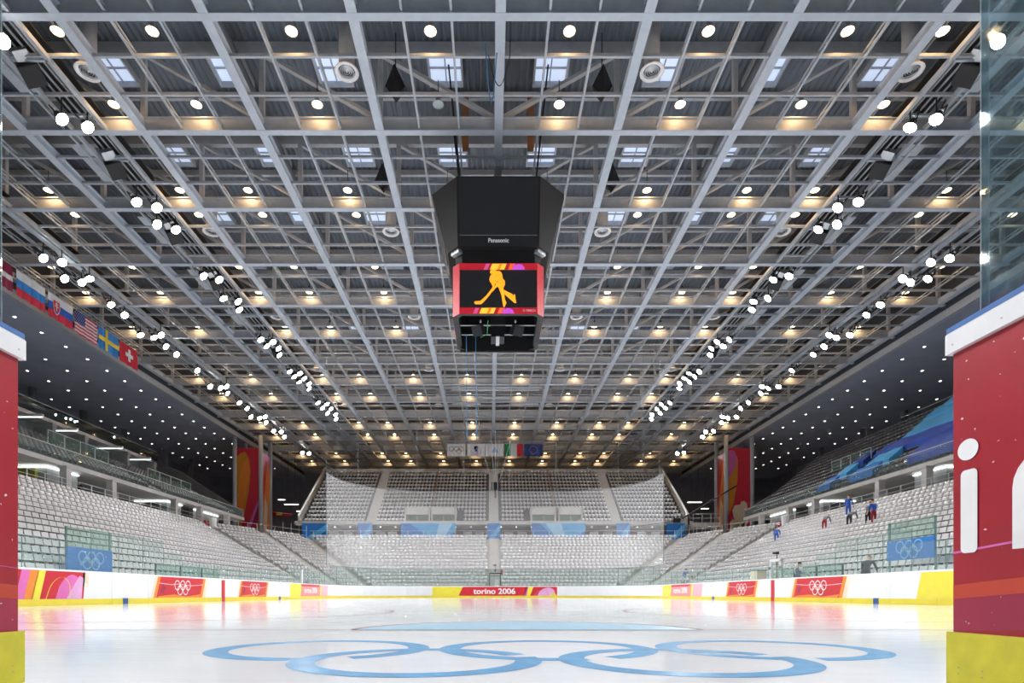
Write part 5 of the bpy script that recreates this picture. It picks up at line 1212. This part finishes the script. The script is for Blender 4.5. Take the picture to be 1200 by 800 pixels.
# hanging camera over the far ice with its wires
t = thing('hanging_camera', 'black remote camera hanging on wires before the far stand', 'camera', tuple(at(580.5, 569, 66)))
b = MB(); b.box(-.42, .42, -.3, .3, -.4, .35, 'black'); b.box(-.3, -.22, -.34, -.3, -.5, .35, 'galv'); b.box(.22, .3, -.34, -.3, -.5, .35, 'galv'); b.build('body', t); b = MB(); b.box(-.1, .1, -.1, .1, -1.35, -.4, 'darkmetal'); b.build('drop_mount', t); b = MB(); b.lathe([(.1,0), (.13,.25)], 'black', 10, (0,-.3,0), Matrix.Rotation(math.pi/2, 3, 'X'), close=True); b.build('lens', t)
p_ = at(580.5, 569, 66)
for dx in (-3.4, -.9, 0, .9, 3.4): b = MB(); b.tube([(dx*.12, 0, .4), (dx, 0, RZ-p_.z)], .02, 'cablegrey', 4); b.build('wire', t)
# loose cables
b = MB(); b.tube([(-.62, 25.5, 24.2)]+[(-.62+.50*k/12+.0, 25.5, 24.2-2.35*math.sin(math.pi*k/12)-.2) for k in range(13)]+[(-.1, 25.5, 25)], .025, 'cableblue', 5); b.build('hanging_cable', label='blue cable loop hanging from the roof above the scoreboard', category='cable')
b = MB(); b.tube([(-.5+.95*k/12, 25.7, 23.9-1.35*math.sin(math.pi*k/12)) for k in range(13)]+[(.46, 25.7, 26)], .02, 'cabledark', 5); b.build('hanging_cable', label='dark cable loop hanging beside the centre roof beam', category='cable')
for px, lab in ((546.5, 'thin blue cable dropping behind the scoreboard, left one'), (557.5, 'thin blue cable dropping behind the scoreboard, right one')):
    a, c = at(px, 376, 34), at(px+2, 505, 34); b = MB(); x = at(px, 0, 34).x; b.tube([(x, 34, 15.4), (x+.02, 34, 12), (x+.05, 34, at(0, 515, 34).z)], .02, 'cableblue', 5); b.build('dropped_cable', label=lab, category='cable')
t = thing('lighting_bar', 'thin aluminium bars hanging under the far roof', 'lighting bar', (at(580, 0, 62).x, 62, 22.2))
for x0, x1, py, D in ((529, 632, 454, 60), (529, 632, 457, 60), (565, 597, 466, 62), (530, 563, 473, 64), (599, 631, 473, 64)):
    a, c = at(x0, py, D), at(x1, py, D); b = MB(); b.tube([a, c], .05, 'galv', 6); b.tube([a, (a.x, a.y, RZ)], .012, 'cablegrey', 4); b.tube([c, (c.x, c.y, RZ)], .012, 'cablegrey', 4); part(b, 'bar', t)
# ================================================================== PEOPLE
def person(lab, loc, face, bend=0.0, top='shirtblue', legs='trousers', hair='hair', arms=(0.2, 0.2), kneel=False, vest=None, h=1.74, sleeve=None):
    'figure grown from a jointed skeleton; face is the heading, bend tips the trunk forward'
    k = h/1.74; V, E, Rd, part_of = [], [], [], []
    def j(p, r, tag, par=None):
        V.append(Vector(p)*k); Rd.append(r*k); part_of.append(tag)
        if par is not None: E.append((par, len(V)-1))
        return len(V)-1
    cb, sb_ = math.cos(bend), math.sin(bend); hip = .92
    def tr(x, y, z): return (x, y*cb-(z)*sb_, hip+(z)*cb+y*sb_)       # trunk frame, -y is forward
    pel = j((0,0,hip), .135, 'legs'); wa = j(tr(0,0,.17), .125, 'top', pel); ch = j(tr(0,0,.38), .15, 'top', wa); nk = j(tr(0,0,.53), .06, 'skin', ch)
    hd = j(tr(0,-.02,.64), .085, 'skin', nk); h2 = j(tr(0,-.02,.73), .10, 'hair', hd); j(tr(0,-.01,.80), .07, 'hair', h2)
    for s, ar in ((-1, arms[0]), (1, arms[1])):
        a = j((s*.10,0,.84), .095, 'legs', pel); kn = j((s*.12,-.03+bend*.02,.47), .065, 'legs', a); an = j((s*.12,.02,.09), .045, 'legs', kn); he = j((s*.12,-.02,.045), .045, 'shoe', an); j((s*.13,-.17,.035), .035, 'shoe', he)
        sh = j(tr(s*.19,0,.46), .065, 'sleeve', ch); ex, ez = math.sin(ar), math.cos(ar)
        S0 = Vector(tr(s*.19,0,.46)); e0 = S0+Vector((s*.06, -.28*ex, -.28*ez)); w0 = e0+Vector((-s*.01, -.25*math.sin(ar+.35), -.25*math.cos(ar+.35)))
        el = j(e0, .047, 'sleeve', sh); wr = j(w0, .032, 'skin', el); d = (w0-e0).normalized(); pm = j(w0+d*.07, .034, 'skin', wr)
        for q, ln in ((-.026, .06), (-.009, .075), (.009, .07), (.026, .055)): f1 = j(w0+d*(.11)+Vector((q,0,0)), .011, 'skin', pm); j(w0+d*(.11+ln)+Vector((q*1.2,-.015,0)), .009, 'skin', f1)
        j(w0+d*.06+Vector((-s*.045,-.02,0)), .011, 'skin', wr)
    me = bpy.data.meshes.new('body'); me.from_pydata([tuple(v) for v in V], E, []); o = bpy.data.objects.new('body', me); COL.objects.link(o)
    o.modifiers.new('skin', 'SKIN'); o.modifiers.new('sub', 'SUBSURF').levels = 1
    for i, sv in enumerate(me.skin_vertices[0].data): sv.radius = (Rd[i], Rd[i]*(.75 if part_of[i] == 'top' and Rd[i] > .1 else 1)); sv.use_root = (i == 0)
    dg = bpy.context.evaluated_depsgraph_get(); m2 = bpy.data.meshes.new_from_object(o.evaluated_get(dg)); bpy.data.objects.remove(o)
    mats = {'legs': legs, 'top': top, 'skin': 'skin', 'hair': hair, 'shoe': 'black', 'sleeve': sleeve or top}; idx = list(mats); m2.materials.clear()
    for n_ in idx: m2.materials.append(M[mats[n_]])
    VA = np.array([tuple(v) for v in V]); mids = []
    for (a, c) in E:
        for f_ in (0, .33, .67, 1): mids.append((VA[a]*(1-f_)+VA[c]*f_, part_of[a] if f_ < .5 else part_of[c]))
    MA = np.array([m_[0] for m_ in mids])
    for f_ in m2.polygons:
        c = np.array(f_.center); f_.material_index = idx.index(mids[int(np.argmin(((MA-c)**2).sum(1)))][1]); f_.use_smooth = True
    t = thing('person', lab, 'person', loc, face); link('body', m2, t)
    # face
    Hc = Vector(tr(0,-.02,.665))*k; fwd = Vector((0, -cb, -sb_)); up_ = Vector((0, -sb_, cb))
    b = MB(); n0 = Hc+fwd*.095*k; b.add([n0+up_*.03-fwd*.015, n0+Vector((.014,0,0))-up_*.012-fwd*.01, n0+Vector((-.014,0,0))-up_*.012-fwd*.01, n0+fwd*.022-up_*.008], [(0,1,3), (0,3,2), (1,2,3)], 'skin'); b.build('nose', t)
    for s in (-1, 1): b = MB(); b.lathe([(.001,.008), (.009,.004), (.009,-.004), (.001,-.008)], 'ink', 6, tuple(Hc+fwd*.082*k+up_*.03+Vector((s*.032,0,0)))); b.build('eye', t)
    b = MB(); b.box(-.024, .024, -.004, .004, -.004, .004, 'magenta'); o = b.build('mouth', t); o.location = Hc+fwd*.088*k-up_*.045
    return t
def on_row(sg, px, row):
    xx = 17+12.5*(row+.35)/16; D = F*(xx-sg*CAMX)/abs(px-575); return (sg*xx, D, ZB+rise*row)
person('person in a long blue coat standing high in the right stand', on_row(1, 994, 13), 2.2, 0.1, 'shirtblue', 'shirtblue', h=1.9)
person('person in grey-blue bending over seats below the blue coat', on_row(1, 995, 10), 2.0, 1.2, 'shirtgrey', 'trousers', arms=(.1,.3), h=1.85)
person('person in dark grey standing beside the red-trousered person', on_row(1, 1017, 9.6), 1.9, .35, 'shirtgrey', 'shirtblack', h=1.8)
person('person in a blue top and dark red trousers in the right stand', on_row(1, 1024, 9.6), 3.3, .1, 'shirtblue', 'trousersred', h=1.8)
person('person in red trousers bending low on the right stand', on_row(1, 966, 10.4), 2.2, 1.0, 'shirtgrey', 'trousersred', arms=(.2,.2), h=1.75)
person('person in bright blue crouching over seats of the right stand', on_row(1, 910, 9.6), 2.6, .9, 'shirtblue', 'shirtblue', h=1.7)
person('person in dark red by the far right tower', (at(837, 0, 69).x, 69.0, 6.3), 3.1, .0, 'trousersred', 'trousersred', h=1.75)
person('person in a blue striped top standing at the far right corner', (at(804, 0, 57.5).x, 57.5, 1.05), 3.0, 0, 'shirtblue', 'shirtblack', h=1.85)
person('person in a pale top close to the far right boards', (at(811, 0, 55.5).x, 55.5, .35), 3.2, 0, 'shirtwhite', 'trousers', h=1.8)
person('person in a black jacket leaning over behind the right boards', (15.9, 25.6, .42), 2.3, .75, 'shirtblack', 'shirtblack', arms=(.5,.5), h=1.9)
person('person in a grey vest and white sleeves behind the right boards', (15.9, 31.3, .30), 2.0, .2, 'vest', 'trousers', arms=(.7,.4), h=1.85, sleeve='shirtwhite')
person('person in dark clothes standing in the left concourse doorway', (-31.3, 44.2, ZC), 0.3, .0, 'shirtblack', 'shirtblack', h=1.75)
